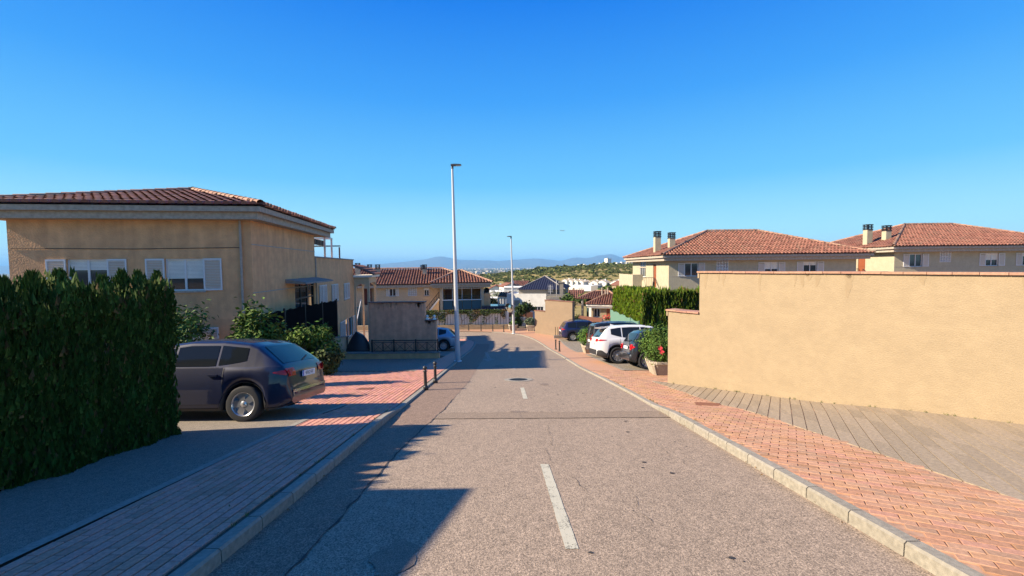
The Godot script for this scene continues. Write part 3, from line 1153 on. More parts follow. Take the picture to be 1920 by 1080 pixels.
func hip_roof(parent: Node, x0: float, x1: float, z0: float, z1: float, y: float, rise: float, ridge0: float, ridge1: float, zr: float) -> void:
	# eaves rectangle x0..x1, z0 (back) .. z1 (front); ridge from x = ridge0 to ridge1 at depth zr
	var r0 := Vector3(ridge0, y + rise, zr)
	var r1 := Vector3(ridge1, y + rise, zr)
	var w := x1 - x0
	var f := Vector3(0, rise, zr - z1)
	roof_face(parent, Vector3(x0, y, z1), Vector3(x1, y, z1), f.normalized(), [[0, 0], [ridge0 - x0, f.length()], [ridge1 - x0, f.length()], [w, 0]])
	f = Vector3(0, rise, zr - z0)
	roof_face(parent, Vector3(x1, y, z0), Vector3(x0, y, z0), f.normalized(), [[0, 0], [x1 - ridge1, f.length()], [x1 - ridge0, f.length()], [w, 0]])
	if ridge0 > x0 + 0.1:
		f = Vector3(ridge0 - x0, rise, 0)
		roof_face(parent, Vector3(x0, y, z0), Vector3(x0, y, z1), f.normalized(), [[0, 0], [zr - z0, f.length()], [z1 - z0, 0]])
		ridge_caps(parent, Vector3(x0, y + 0.06, z1), r0 + Vector3(0, 0.08, 0))
		ridge_caps(parent, Vector3(x0, y + 0.06, z0), r0 + Vector3(0, 0.08, 0))
	if ridge1 < x1 - 0.1:
		f = Vector3(ridge1 - x1, rise, 0)
		roof_face(parent, Vector3(x1, y, z1), Vector3(x1, y, z0), f.normalized(), [[0, 0], [z1 - zr, f.length()], [z1 - z0, 0]])
		ridge_caps(parent, Vector3(x1, y + 0.06, z1), r1 + Vector3(0, 0.08, 0))
		ridge_caps(parent, Vector3(x1, y + 0.06, z0), r1 + Vector3(0, 0.08, 0))
	if ridge1 - ridge0 > 0.3:
		ridge_caps(parent, r0 + Vector3(0, 0.09, 0), r1 + Vector3(0, 0.09, 0))

func eave_band(parent: Node, x0: float, x1: float, z0: float, z1: float, y: float, m: Material) -> void:
	# fascia boards in two steps under the tiles with a closed soffit
	var mb := MB.new()
	mb.span(Vector3(x0 + 0.05, y - 0.22, z0 + 0.05), Vector3(x1 - 0.05, y - 0.03, z1 - 0.05))
	mb.span(Vector3(x0 + 0.22, y - 0.48, z0 + 0.22), Vector3(x1 - 0.22, y - 0.222, z1 - 0.22))
	part(parent, "fascia", mb, m)

func chimney(parent: Node, x: float, z: float, y0: float, y1: float, w: float) -> void:
	var mb := MB.new()
	mb.span(Vector3(x - w / 2, y0, z - w / 2), Vector3(x + w / 2, y1 - 0.55, z + w / 2))
	var o := part(parent, "chimney", mb, M.stucco_yellow)
	mb = MB.new()
	for k in 4:
		mb.span(Vector3(x - w / 2 - 0.03, y1 - 0.549 + k * 0.15, z - w / 2 - 0.03), Vector3(x + w / 2 + 0.03, y1 - 0.47 + k * 0.15, z + w / 2 + 0.03))
	for s in [[-1, -1], [1, -1], [-1, 1], [1, 1]]:
		mb.box(Vector3(x + s[0] * (w / 2 - 0.06), y1 - 0.28, z + s[1] * (w / 2 - 0.06)), Vector3(0.07, 0.53, 0.07))
	part(o, "chimney_cowl", mb, M.iron)

func railing(parent: Node, a: Vector3, b: Vector3, h: float, m: Material, gap := 0.12) -> void:
	var mb := MB.new()
	mb.bar(a + Vector3(0, h, 0), b + Vector3(0, h, 0), 0.05, 0.04)
	mb.bar(a + Vector3(0, 0.08, 0), b + Vector3(0, 0.08, 0), 0.03, 0.03)
	var k := int(a.distance_to(b) / gap)
	for i in k + 1:
		var p := a.lerp(b, float(i) / maxi(1, k))
		mb.box(p + Vector3(0, h / 2, 0), Vector3(0.018, h, 0.018))
	part(parent, "railing", mb, m)

func lattice(parent: Node, x: float, y: float, w: float, h: float, z: float, nx: int, ny: int) -> void:
	var mb := MB.new()
	for i in nx + 1:
		mb.box(Vector3(x + w * i / nx, y + h / 2, z - 0.02), Vector3(0.05, h + 0.05, 0.08))
	for j in ny + 1:
		mb.box(Vector3(x + w / 2, y + h * j / ny, z - 0.022), Vector3(w, 0.05, 0.07))
	for i in nx:
		for j in ny:
			var c := Vector3(x + w * (i + 0.5) / nx, y + h * (j + 0.5) / ny, z - 0.03)
			var s := w / nx * 0.7
			mb.boxb(c, Vector3(s * 1.5, 0.03, 0.05), Basis(Vector3.BACK, PI / 4))
			mb.boxb(c, Vector3(s * 1.5, 0.03, 0.052), Basis(Vector3.BACK, -PI / 4))
	part(parent, "lattice_screen", mb, M.white)

# ---------------------------------------------------------------- houses
func left_house() -> void:
	var h := thing("terraced_house", "tan stucco house with roof terrace, white shutters and projecting tiled eave", "house", Vector3(-9.87, -4.2, -16.5), deg_to_rad(98.25))
	var mb := MB.new()
	wall_face(mb, 0, 7.8, -0.4, 8.05, 0, [[4.5, 3.1, 3.05, 2.25]])
	mb.xf = Transform3D(Basis(Vector3.UP, -PI / 2), Vector3.ZERO)
	wall_face(mb, -8, 0, -0.4, 8.05, 0, [[-6.2, 5.3, 1.3, 1.2], [-3.0, 5.3, 1.3, 1.2], [-3.2, 2.7, 1.3, 1.2]], 0.2)
	mb.xf = Transform3D()
	mb.quad(Vector3(7.8, 6.6, 0), Vector3(7.8, 8.05, 0), Vector3(7.8, 8.05, -8), Vector3(7.8, 6.6, -8))
	mb.quad(Vector3(0, -0.4, -8), Vector3(7.8, -0.4, -8), Vector3(7.8, 8.05, -8), Vector3(0, 8.05, -8))
	part(h, "wall", mb, M.stucco_tan)
	mb = MB.new()
	wall_face(mb, 7.802, 17.7, -0.4, 6.7, -0.02, [[8.45, 3.95, 1.5, 1.15], [11.15, 3.95, 1.5, 1.1], [14.4, 3.85, 1.6, 1.15], [14.5, 0.95, 2.3, 1.45]])
	mb.quad(Vector3(17.7, -0.4, -0.02), Vector3(17.7, 6.7, -0.02), Vector3(17.7, 6.7, -8), Vector3(17.7, -0.4, -8))
	mb.quad(Vector3(7.8, 6.0, -0.2), Vector3(17.6, 6.0, -0.2), Vector3(17.6, 6.0, -8), Vector3(7.8, 6.0, -8))
	mb.quad(Vector3(7.8, 6.7, -0.22), Vector3(17.5, 6.7, -0.22), Vector3(17.5, 6.0, -0.22), Vector3(7.8, 6.0, -0.22))
	mb.quad(Vector3(7.8, -0.4, -8), Vector3(17.7, -0.4, -8), Vector3(17.7, 6.7, -8), Vector3(7.8, 6.7, -8))
	part(h, "terrace_wall", mb, M.stucco_tan)
	mb = MB.new()
	mb.span(Vector3(7.82, 6.701, -0.26), Vector3(17.76, 6.77, 0.04))
	mb.span(Vector3(17.44, 6.702, -8.0), Vector3(17.77, 6.768, -0.262))
	part(h, "coping", mb, M.grey_trim)
	mb = MB.new()
	for y in [5.15, 7.0]:
		mb.span(Vector3(0.0, y, -0.001), Vector3(7.8, y + 0.04, 0.012))
	mb.span(Vector3(7.79, 0.0, -0.01), Vector3(7.87, 6.69, 0.06))
	part(h, "render_band", mb, M.pale_trim)
	# glazed bay with a grey canopy
	window(h, 4.5, 3.1, 3.05, 2.25, 0, false, 3, Transform3D(), M.iron)
	mb = MB.new()
	mb.span(Vector3(4.53, 4.55, -0.11), Vector3(7.52, 4.62, -0.045))
	part(h, "transom", mb, M.iron)
	mb = MB.new()
	mb.prism(PackedVector2Array([Vector2(0, 5.42), Vector2(0.9, 5.36), Vector2(0.9, 5.44), Vector2(0, 5.60)]), -8.0, -3.3)
	mb.xf = Transform3D()
	var cn := part(h, "canopy", mb, M.grey_trim)
	cn.transform = Transform3D(Basis(Vector3.UP, -PI / 2), Vector3(0, 0, 0))
	# closed shutters
	for a in [[8.45, 3.95, 1.5, 1.15], [11.15, 3.95, 1.5, 1.1], [14.4, 3.85, 1.6, 1.15]]:
		window(h, a[0], a[1], a[2], a[3], -0.02, false, 2)
		shutter(h, a[0], a[1], a[2] / 2, a[3], -0.01)
		shutter(h, a[0] + a[2] / 2, a[1], a[2] / 2, a[3], -0.01)
	window(h, 14.5, 0.95, 2.3, 1.45, -0.02, false, 2)
	shutter(h, 13.0, 0.95, 1.4, 1.45, -0.01)
	shutter(h, 16.85, 0.95, 0.8, 1.45, -0.01)
	# roof
	hip_roof(h, -0.7, 9.75, -8.7, 0.65, 8.40, 1.2, 3.9, 5.2, -4.0)
	eave_band(h, -0.7, 9.75, -8.7, 0.65, 8.40, M.pale_trim)
	# end wall towards the gardens: two windows
	var tr := Transform3D(Basis(Vector3.UP, -PI / 2), Vector3.ZERO)
	for a in [[-6.2, 5.3], [-3.0, 5.3], [-3.2, 2.7]]:
		window(h, a[0], a[1], 1.3, 1.2, 0.0, true, 2, tr, null, 0.3 + 0.1 * (a[0] + 6.2))
	mb = MB.new()
	mb.tube([Vector3(-0.07, 7.9, -0.35), Vector3(-0.07, 1.9, -0.35)], 0.045, 8)
	part(h, "downpipe", mb, M.pale_trim)
	mb = MB.new()
	mb.tube([Vector3(-0.015, 6.9, -7.9), Vector3(-0.015, 6.86, -4.0), Vector3(-0.015, 6.9, -0.4)], 0.012, 5)
	part(h, "cable", mb, M.black_plastic)
	# terrace frame with rolled awning
	mb = MB.new()
	for p in [Vector3(11.35, 6.7, -0.4), Vector3(13.0, 6.7, -0.4), Vector3(11.35, 6.7, -3.2), Vector3(13.0, 6.7, -3.2)]:
		mb.span(p - Vector3(0.05, 0, 0.05), p + Vector3(0.05, 1.33, 0.05))
	mb.span(Vector3(8.0, 8.03, -0.46), Vector3(13.06, 8.13, -0.34))
	mb.span(Vector3(8.0, 8.03, -3.26), Vector3(13.06, 8.13, -3.14))
	mb.span(Vector3(12.95, 8.03, -3.14), Vector3(13.05, 8.13, -0.46))
	part(h, "awning_frame", mb, M.galv)
	mb = MB.new()
	for i in 14:
		mb.span(Vector3(7.9 + i * 0.32, 7.55, -0.66), Vector3(8.06 + i * 0.32, 7.87, -0.62))
		mb.span(Vector3(7.9 + i * 0.30, 7.22, -1.3), Vector3(8.05 + i * 0.30, 7.45, -1.26))
	part(h, "awning_stripes", mb, M.iron, "stuff")
	mb = MB.new()
	mb.span(Vector3(7.82, 7.54, -0.68), Vector3(12.3, 7.9, -0.665))
	part(h, "awning", mb, M.curtain)
	mb = MB.new()
	for p in [Vector3(10.0, 6.7, -0.9), Vector3(15.5, 6.6, -0.5)]:
		mb.span(p - Vector3(0.045, 0, 0.045), p + Vector3(0.045, 1.02, 0.045))
	mb.bar(Vector3(9.85, 7.42, -0.9), Vector3(15.65, 7.72, -0.5), 0.09, 0.09)
	part(h, "clothes_frame", mb, M.lamp_head)
	# porch with an arch at the far end
	mb = MB.new()
	var arch := PackedVector2Array([Vector2(0, -0.4), Vector2(0.12, -0.4), Vector2(0.12, 4.35)])
	for i in 9:
		var t := PI - PI * i / 8.0
		arch.append(Vector2(0.55 + 0.43 * cos(t), 4.4 + 0.43 * sin(t)))
	arch.append_array(PackedVector2Array([Vector2(0.98, -0.4), Vector2(1.15, -0.4), Vector2(1.15, 5.35), Vector2(0, 5.35)]))
	mb.xf = Transform3D(Basis(Vector3.UP, -PI / 2), Vector3.ZERO)
	mb.prism(arch, -17.95, -17.72)
	mb.prism(arch, -21.0, -20.8)
	mb.xf = Transform3D()
	mb.span(Vector3(17.96, 1.4, 1.0), Vector3(20.8, 2.4, 1.15))
	mb.span(Vector3(17.96, 4.9, 1.0), Vector3(20.8, 5.35, 1.15))
	part(h, "porch_wall", mb, M.stucco_cream)
	mb = MB.new()
	mb.span(Vector3(17.5, 5.36, -0.02), Vector3(21.2, 5.52, 1.42))
	part(h, "porch_fascia", mb, M.white_wall)
	var up := Vector3(0, 0.72, -1.5)
	roof_face(h, Vector3(17.4, 5.54, 1.5), Vector3(21.3, 5.54, 1.5), up.normalized(), [[0, up.length()], [3.9, up.length()]])

func near_house() -> void:
	# the next house of the row, beside the camera: only its shadow is seen on the road
	var h := thing("corner_house", "tan flat roofed house whose straight shadow falls over the nearest road", "house", Vector3(-8.0, -0.6, 6.0))
	var mb := MB.new()
	mb.span(Vector3(-8, -0.3, -9.4), Vector3(0, 4.66, 0))
	part(h, "wall", mb, M.stucco_tan)
	mb = MB.new()
	mb.span(Vector3(-8.05, 4.662, -9.45), Vector3(0.04, 4.74, 0.05))
	part(h, "coping", mb, M.grey_trim)
	var tr := Transform3D(Basis(Vector3.UP, PI / 2), Vector3.ZERO)
	for x in [1.5, 4.5, 7.0]:
		window(h, x, 2.4, 1.2, 1.1, 0.16, true, 2, tr)

func villa_with_porch() -> void:
	# node base at X=-18, Y=-4.5, d=48
	var h := thing("villa", "cream house with long red tiled roof and glazed upper porch behind ivy fence", "house", Vector3(-17.9, -4.5, -46.5), 0.15)
	var mb := MB.new()
	var holes := [[1.72, 2.35, 1.4, 2.05], [4.57, 3.28, 0.68, 0.83], [6.58, 3.3, 0.9, 1.06], [8.3, 3.26, 0.52, 0.85]]
	wall_face(mb, -8.0, 10.05, -0.6, 4.6, 0, holes, 0.5)
	mb.quad(Vector3(-8, -0.6, 0), Vector3(-8, -0.6, -10), Vector3(-8, 4.6, -10), Vector3(-8, 4.6, 0))
	mb.quad(Vector3(14.7, -0.6, -0.5), Vector3(14.7, -0.6, -10), Vector3(14.7, 4.6, -10), Vector3(14.7, 4.6, -0.5))
	part(h, "wall", mb, M.stucco_cream)
	mb = MB.new()
	for o in holes:
		mb.span(Vector3(o[0] - 0.1, o[1] - 0.1, -0.9), Vector3(o[0] + o[2] + 0.1, o[1] + o[3] + 0.1, -0.52))
	part(h, "dark_interior", mb, M.hall, "stuff")
	door(h, 1.78, 2.35, 0.82, 1.75, -0.3, M.dark_door)
	window(h, 4.57, 3.28, 0.68, 0.83, 0, true, 2)
	window(h, 8.3, 3.26, 0.52, 0.65, 0, false, 2)
	mb = MB.new()
	mb.span(Vector3(8.26, 3.9, -0.02), Vector3(8.86, 4.15, 0.05))
	part(h, "blind_box", mb, M.white)
	lattice(h, 6.58, 3.3, 0.9, 1.06, 0, 4, 5)
	# main roof: one long slope to the front
	var up := Vector3(0, 1.65, -5.6)
	roof_face(h, Vector3(-9, 4.55, 0.6), Vector3(15.4, 4.55, 0.6), up.normalized(), [[0, up.length()], [19.2, up.length()], [24.4, 0]])
	up = Vector3(0, 1.65, 5.6)
	roof_face(h, Vector3(15.4, 4.55, -10.6), Vector3(-9, 4.55, -10.6), up.normalized(), [[0, 0], [5.2, up.length()], [24.4, up.length()]])
	ridge_caps(h, Vector3(-9, 6.28, -5), Vector3(10.2, 6.28, -5))
	ridge_caps(h, Vector3(15.4, 4.62, 0.6), Vector3(10.2, 6.28, -5))
	mb = MB.new()
	mb.span(Vector3(-8.9, 4.22, -0.5), Vector3(10.0, 4.5, 0.5))
	part(h, "fascia", mb, M.pale_trim)
	for c in [[0.94, -2.0, 6.98], [1.55, -6.0, 6.85], [2.95, -3.0, 6.8], [8.25, -3.0, 6.75], [7.95, -4.4, 6.7]]:
		chimney(h, c[0], c[1], 5.0, c[2], 0.48)
	# wing with the glazed porch
	mb = MB.new()
	wall_face(mb, 10.05, 14.7, -0.6, 4.55, 2.5, [[10.32, 1.6, 4.08, 2.8]], 0.25)
	mb.quad(Vector3(10.05, -0.6, 2.5), Vector3(10.05, 4.55, 2.5), Vector3(10.05, 4.55, 0), Vector3(10.05, -0.6, 0))
	mb.quad(Vector3(14.7, -0.6, 2.5), Vector3(14.7, 4.55, 2.5), Vector3(14.7, 4.55, -5), Vector3(14.7, -0.6, -5))
	part(h, "porch_wall", mb, M.stucco_cream)
	mb = MB.new()
	mb.span(Vector3(10.2, 1.5, -0.6), Vector3(14.6, 4.5, -0.45))
	part(h, "porch_back_wall", mb, M.stucco_tan)
	door(h, 10.6, 1.9, 0.9, 2.2, -0.3, M.wood_door)
	mb = MB.new()
	mb.span(Vector3(10.3, 2.86, 2.36), Vector3(14.42, 2.95, 2.54))
	mb.span(Vector3(10.32, 4.08, 2.38), Vector3(14.4, 4.14, 2.46))
	for x in [10.34, 11.35, 12.36, 13.37, 14.36]:
		mb.span(Vector3(x - 0.025, 2.951, 2.38), Vector3(x + 0.025, 4.079, 2.44))
		mb.span(Vector3(x - 0.024, 1.6, 2.38), Vector3(x + 0.024, 1.92, 2.44))
		mb.span(Vector3(x - 0.024, 4.141, 2.38), Vector3(x + 0.024, 4.4, 2.44))
	part(h, "porch_frame", mb, M.white)
	for k in 4:
		mb = MB.new()
		mb.span(Vector3(10.37 + k * 1.01, 1.92, 2.40), Vector3(11.33 + k * 1.01, 2.855, 2.43))
		part(h, "blue_panel", mb, M.blue_panel)
		mb = MB.new()
		mb.span(Vector3(10.37 + k * 1.01, 1.62, 2.395), Vector3(11.33 + k * 1.01, 1.9, 2.405))
		part(h, "pane", mb, M.glass)
	railing(h, Vector3(10.34, 2.95, 2.34), Vector3(14.36, 2.95, 2.34), 0.42, M.iron, 0.1)
	mb = MB.new()
	for i in 13:
		var x := 10.36 + i * 0.312
		mb.prism(PackedVector2Array([Vector2(x, 4.4), Vector2(x + 0.3, 4.4), Vector2(x + 0.27, 4.2), Vector2(x + 0.15, 4.1), Vector2(x + 0.03, 4.2)]), 2.20, 2.21)
	part(h, "scalloped_valance", mb, M.curtain)
	hip_roof(h, 9.05, 15.55, -6.0, 3.15, 4.72, 1.25, 12.2, 12.4, -0.9)
	eave_band(h, 9.05, 15.55, -2.0, 3.15, 4.72, M.pale_trim)
	mb = MB.new()
	mb.span(Vector3(14.71, 2.1, 0.6), Vector3(15.4, 3.5, 2.3))
	part(h, "side_balcony", mb, M.stucco_tan)
	# outside stair to the upper door
	mb = MB.new()
	for i in 10:
		mb.span(Vector3(8.2 + i * 0.17, -0.2, 0.4), Vector3(8.37 + i * 0.17, 0.85 + i * 0.22, 1.5))
	part(h, "stair", mb, M.stucco_cream)
	mb = MB.new()
	mb.bar(Vector3(8.1, 1.5, 1.55), Vector3(9.95, 3.75, 1.55), 0.06, 0.06)
	mb.bar(Vector3(8.1, 0.95, 1.55), Vector3(9.95, 3.15, 1.55), 0.05, 0.12)
	for i in 8:
		mb.box(Vector3(8.2 + i * 0.24, 1.32 + i * 0.29, 1.55), Vector3(0.03, 0.7, 0.03))
	part(h, "stair_rail", mb, M.iron)
	mb = MB.new()
	mb.bar(Vector3(8.1, 0.80, 1.62), Vector3(9.95, 3.0, 1.62), 0.05, 0.16)
	part(h, "stair_string", mb, M.white)
	# second flight on the far unit
	mb = MB.new()
	for i in 9:
		mb.span(Vector3(0.6, 0.0, 2.8 - i * 0.28), Vector3(1.6, 0.3 + i * 0.24, 3.08 - i * 0.28))
	part(h, "stair", mb, M.blue_panel)
	mb = MB.new()
	mb.bar(Vector3(0.55, 0.9, 3.0), Vector3(0.55, 3.0, 0.4), 0.06, 0.10)
	mb.bar(Vector3(1.65, 0.9, 3.0), Vector3(1.65, 3.0, 0.4), 0.06, 0.10)
	part(h, "stair_rail", mb, M.white)

func white_villa() -> void:
	var h := thing("white_villa", "flat white walled house with dark navy hipped roof behind the traffic mirror", "house", Vector3(0, -6.0, -50.5), -0.2)
	var mb := MB.new()
	wall_face(mb, -0.62, 4.0, -0.5, 4.73, 0, [[2.63, 2.6, 1.05, 0.62]], 0.15)
	mb.quad(Vector3(-0.62, -0.5, 0), Vector3(-0.62, 4.73, 0), Vector3(-0.62, 4.73, -6), Vector3(-0.62, -0.5, -6))
	mb.quad(Vector3(-0.62, 4.5, 0), Vector3(4.0, 4.5, 0), Vector3(4.0, 4.5, -6), Vector3(-0.62, 4.5, -6))
	part(h, "wall", mb, M.white_wall)
	window(h, 2.63, 2.6, 1.05, 0.62, 0, false, 3, Transform3D(), M.galv)
	mb = MB.new()
	mb.span(Vector3(0.0, 3.35, 0.002), Vector3(0.95, 3.95, 0.03))
	part(h, "vent_grille", mb, M.pale_trim)
	mb = MB.new()
	mb.span(Vector3(4.0, -0.5, -5.0), Vector3(6.5, 3.9, -0.05))
	part(h, "annex_wall", mb, M.concrete)
	for i in 5:
		mb = MB.new()
		mb.span(Vector3(4.0, 3.92 + i * 0.155, -0.09), Vector3(6.53, 4.04 + i * 0.155, -0.03))
		part(h, "louvre_board", mb, M.grey_trim)
	mb = MB.new()
	mb.span(Vector3(0.5, 4.4, -9.0), Vector3(5.9, 5.1, -1.6))
	part(h, "upper_wall", mb, M.concrete)
	# standing seam navy roof
	var ap := Vector3(3.3, 6.62, -5.0)
	var e := [Vector3(0.35, 5.12, -1.2), Vector3(6.15, 5.12, -1.2), Vector3(6.15, 5.12, -9.4), Vector3(0.35, 5.12, -9.4)]
	mb = MB.new()
	for i in 4:
		mb.tri(e[i], e[(i + 1) % 4], ap)
	var rf := part(h, "roof", mb, M.navy_roof)
	mb = MB.new()
	for i in 4:
		var a: Vector3 = e[i]
		var b: Vector3 = e[(i + 1) % 4]
		for k in range(1, 21):
			var t := k / 21.0
			var foot := a.lerp(b, t)
			var lim := 1.0 - absf(t * 2.0 - 1.0)
			var top := foot.lerp((a + b) / 2.0, 0).lerp(foot + (ap - (a + b) / 2.0), lim)
			var kk := rng.randf_range(0.8, 1.3)
			mb.col = Color(kk, kk, kk)
			mb.tube([foot + Vector3(0, 0.02, 0), top + Vector3(0, 0.02, 0)], 0.045, 5)
	part(rf, "roof_ribs", mb, M.navy_roof, "stuff")
	mb = MB.new()
	for i in 4:
		mb.tube([e[i] + Vector3(0, 0.03, 0), ap + Vector3(0, 0.03, 0)], 0.08, 6)
	part(rf, "hip_caps", mb, M.grey_trim)
	mb = MB.new()
	mb.span(Vector3(5.37, 4.5, -1.0), Vector3(5.92, 5.95, -0.5))
	mb.span(Vector3(5.3, 5.951, -1.07), Vector3(5.99, 6.1, -0.43))
	part(h, "chimney", mb, M.concrete)
	# lean-to with tiled roof and white posts
	var up := Vector3(0, 0.45, -1.6)
	roof_face(h, Vector3(-2.0, 4.25, -1.0), Vector3(-0.64, 4.25, -1.0), up.normalized(), [[0, up.length()], [1.36, up.length()]])
	mb = MB.new()
	for x in [-1.9, -1.5, -1.2]:
		mb.span(Vector3(x - 0.06, 0, -1.15), Vector3(x + 0.06, 4.2, -1.03))
	mb.span(Vector3(-2.0, 4.05, -1.2), Vector3(-0.63, 4.22, -1.0))
	part(h, "porch_post", mb, M.white_wall)
	mb = MB.new()
	mb.span(Vector3(-2.0, -0.3, -3.0), Vector3(-0.63, 2.7, -1.9))
	part(h, "porch_wall", mb, M.stucco_sand)
	# aerials
	mb = MB.new()
	mb.tube([Vector3(5.15, 3.6, -0.4), Vector3(5.15, 6.25, -0.4)], 0.04, 6)
	part(h, "mast", mb, M.galv)
	mb = MB.new()
	mb.tube([Vector3(4.45, 3.9, -0.4), Vector3(4.45, 5.7, -0.4)], 0.025, 6)
	for i in 4:
		mb.tube([Vector3(4.15, 4.95 + i * 0.2, -0.4), Vector3(4.75, 4.95 + i * 0.2, -0.4)], 0.015, 5)
	for i in 4:
		mb.tube([Vector3(4.2 + i * 0.16, 4.8, -0.42), Vector3(4.2 + i * 0.16, 5.75, -0.42)], 0.012, 5)
	part(h, "aerial", mb, M.galv)

func service_yard() -> void:
	var h := thing("yard_wall", "dark red yard wall with white slatted doors before the white villa", "wall", Vector3(0, -6.0, -50))
	var mb := MB.new()
	mb.span(Vector3(-0.6, 1.2, 3.7), Vector3(2.2, 3.0, 4.0))
	part(h, "wall_body", mb, M.rust)
	for a in [[-0.32, 0.75], [0.85, 0.7]]:
		for i in 9:
			mb = MB.new()
			mb.span(Vector3(a[0], 1.35 + i * 0.13, 4.02), Vector3(a[0] + a[1], 1.46 + i * 0.13, 4.06))
			part(h, "door_slat", mb, M.white_wall)

func right_house() -> void:
	# front left corner at X=13.4, d=37
	var h := thing("hip_roofed_house", "yellow house with hipped tile roof, two chimneys and outside stair above hedge", "house", Vector3(13.4, -4.3, -37))
	var mb := MB.new()
	wall_face(mb, 0, 16, -0.3, 6.75, 0, [[1.36, 5.2, 1.15, 1.13], [4.1, 5.6, 0.95, 0.97], [8.2, 5.2, 1.15, 1.13], [11.5, 5.2, 1.15, 1.13]], 0.16)
	mb.quad(Vector3(16, -0.3, 0), Vector3(16, 6.75, 0), Vector3(16, 6.75, -11), Vector3(16, -0.3, -11))
	mb.quad(Vector3(0, -0.3, -11), Vector3(16, -0.3, -11), Vector3(16, 6.75, -11), Vector3(0, 6.75, -11))
	part(h, "wall", mb, M.stucco_yellow)
	var tr := Transform3D(Basis(Vector3.UP, -PI / 2), Vector3.ZERO)   # x -> into the house's depth, z -> towards the road
	mb = MB.new()
	mb.xf = tr
	wall_face(mb, -11, 0, -0.3, 6.75, 0, [[-4.1, 4.1, 0.9, 2.15], [-8.3, 5.0, 1.9, 1.7]], 0.16)
	part(h, "side_wall", mb, M.stucco_yellow)
	door(h, -4.1, 4.1, 0.9, 2.15, 0.0, M.wood_door, tr)
	window(h, -8.3, 5.0, 1.9, 1.7, 0.02, false, 3, tr)
	mb = MB.new()
	mb.xf = tr
	mb.span(Vector3(-8.25, 6.1, -0.09), Vector3(-6.45, 6.17, -0.04))
	part(h, "transom", mb, M.white)
	window(h, 1.36, 5.2, 1.15, 1.13, 0, true, 2)
	window(h, 8.2, 5.2, 1.15, 1.13, 0, true, 2, Transform3D(), null, 0.5)
	window(h, 11.5, 5.2, 1.15, 1.13, 0, true, 2, Transform3D(), null, 0.25)
	lattice(h, 4.1, 5.6, 0.95, 0.97, 0, 4, 4)
	mb = MB.new()
	mb.span(Vector3(4.0, 5.5, -0.5), Vector3(5.2, 6.7, -0.4))
	part(h, "lattice_back", mb, M.hall)
	mb = MB.new()
	mb.span(Vector3(0.0, 5.17, -0.002), Vector3(1.3, 5.20, 0.010))
	mb.span(Vector3(2.6, 5.17, -0.002), Vector3(16, 5.20, 0.010))
	part(h, "render_band", mb, M.pale_trim)
	hip_roof(h, -0.85, 16.9, -11.8, 0.85, 7.0, 2.35, 5.6, 10.5, -5.3)
	eave_band(h, -0.85, 16.9, -11.8, 0.85, 7.0, M.pale_trim)
	chimney(h, 0.0, -3.0, 7.0, 9.3, 0.52)
	chimney(h, 0.95, -2.0, 7.0, 9.1, 0.50)
	# terrace block, stair and rails on the lit side
	mb = MB.new()
	mb.span(Vector3(-2.0, -0.3, -9.0), Vector3(-1.85, 5.3, -4.0))
	mb.span(Vector3(-2.0, -0.3, -4.0), Vector3(-1.05, 5.3, -3.85))
	mb.span(Vector3(-1.85, 3.9, -9.0), Vector3(-0.002, 4.1, -4.0))
	part(h, "terrace", mb, M.stucco_yellow)
	mb = MB.new()
	for i in 9:
		mb.span(Vector3(-1.0, -0.3, -3.6 + i * 0.28), Vector3(-0.003, 4.0 - i * 0.2, -3.32 + i * 0.28))
	part(h, "stair", mb, M.concrete)
	mb = MB.new()
	mb.prism(PackedVector2Array([Vector2(-3.85, -0.3), Vector2(-0.9, -0.3), Vector2(-0.9, 2.7), Vector2(-3.3, 4.75), Vector2(-3.85, 4.75)]), 1.03, 1.13)
	var sw := part(h, "stair_wall", mb, M.stucco_yellow)
	sw.transform.basis = Basis(Vector3.UP, -PI / 2)
	railing(h, Vector3(-1.0, 4.1, -3.9), Vector3(-0.05, 4.1, -3.9), 0.9, M.iron, 0.14)
	mb = MB.new()
	mb.tube([Vector3(-0.12, 5.0, -3.3), Vector3(-0.12, 3.2, -0.9)], 0.03, 6)
	mb.tube([Vector3(-0.12, 4.1, -3.3), Vector3(-0.12, 5.0, -3.3)], 0.03, 6)
	mb.tube([Vector3(-0.12, 2.2, -0.9), Vector3(-0.12, 3.2, -0.9)], 0.03, 6)
	part(h, "hand_rail", mb, M.iron)
	mb = MB.new()
	mb.xf = tr
	mb.prism(PackedVector2Array([Vector2(-9.5, 5.9), Vector2(-6.2, 5.9), Vector2(-6.2, 6.0), Vector2(-9.5, 6.05)]), 0.0, 0.02)
	part(h, "side_band", mb, M.pale_trim)

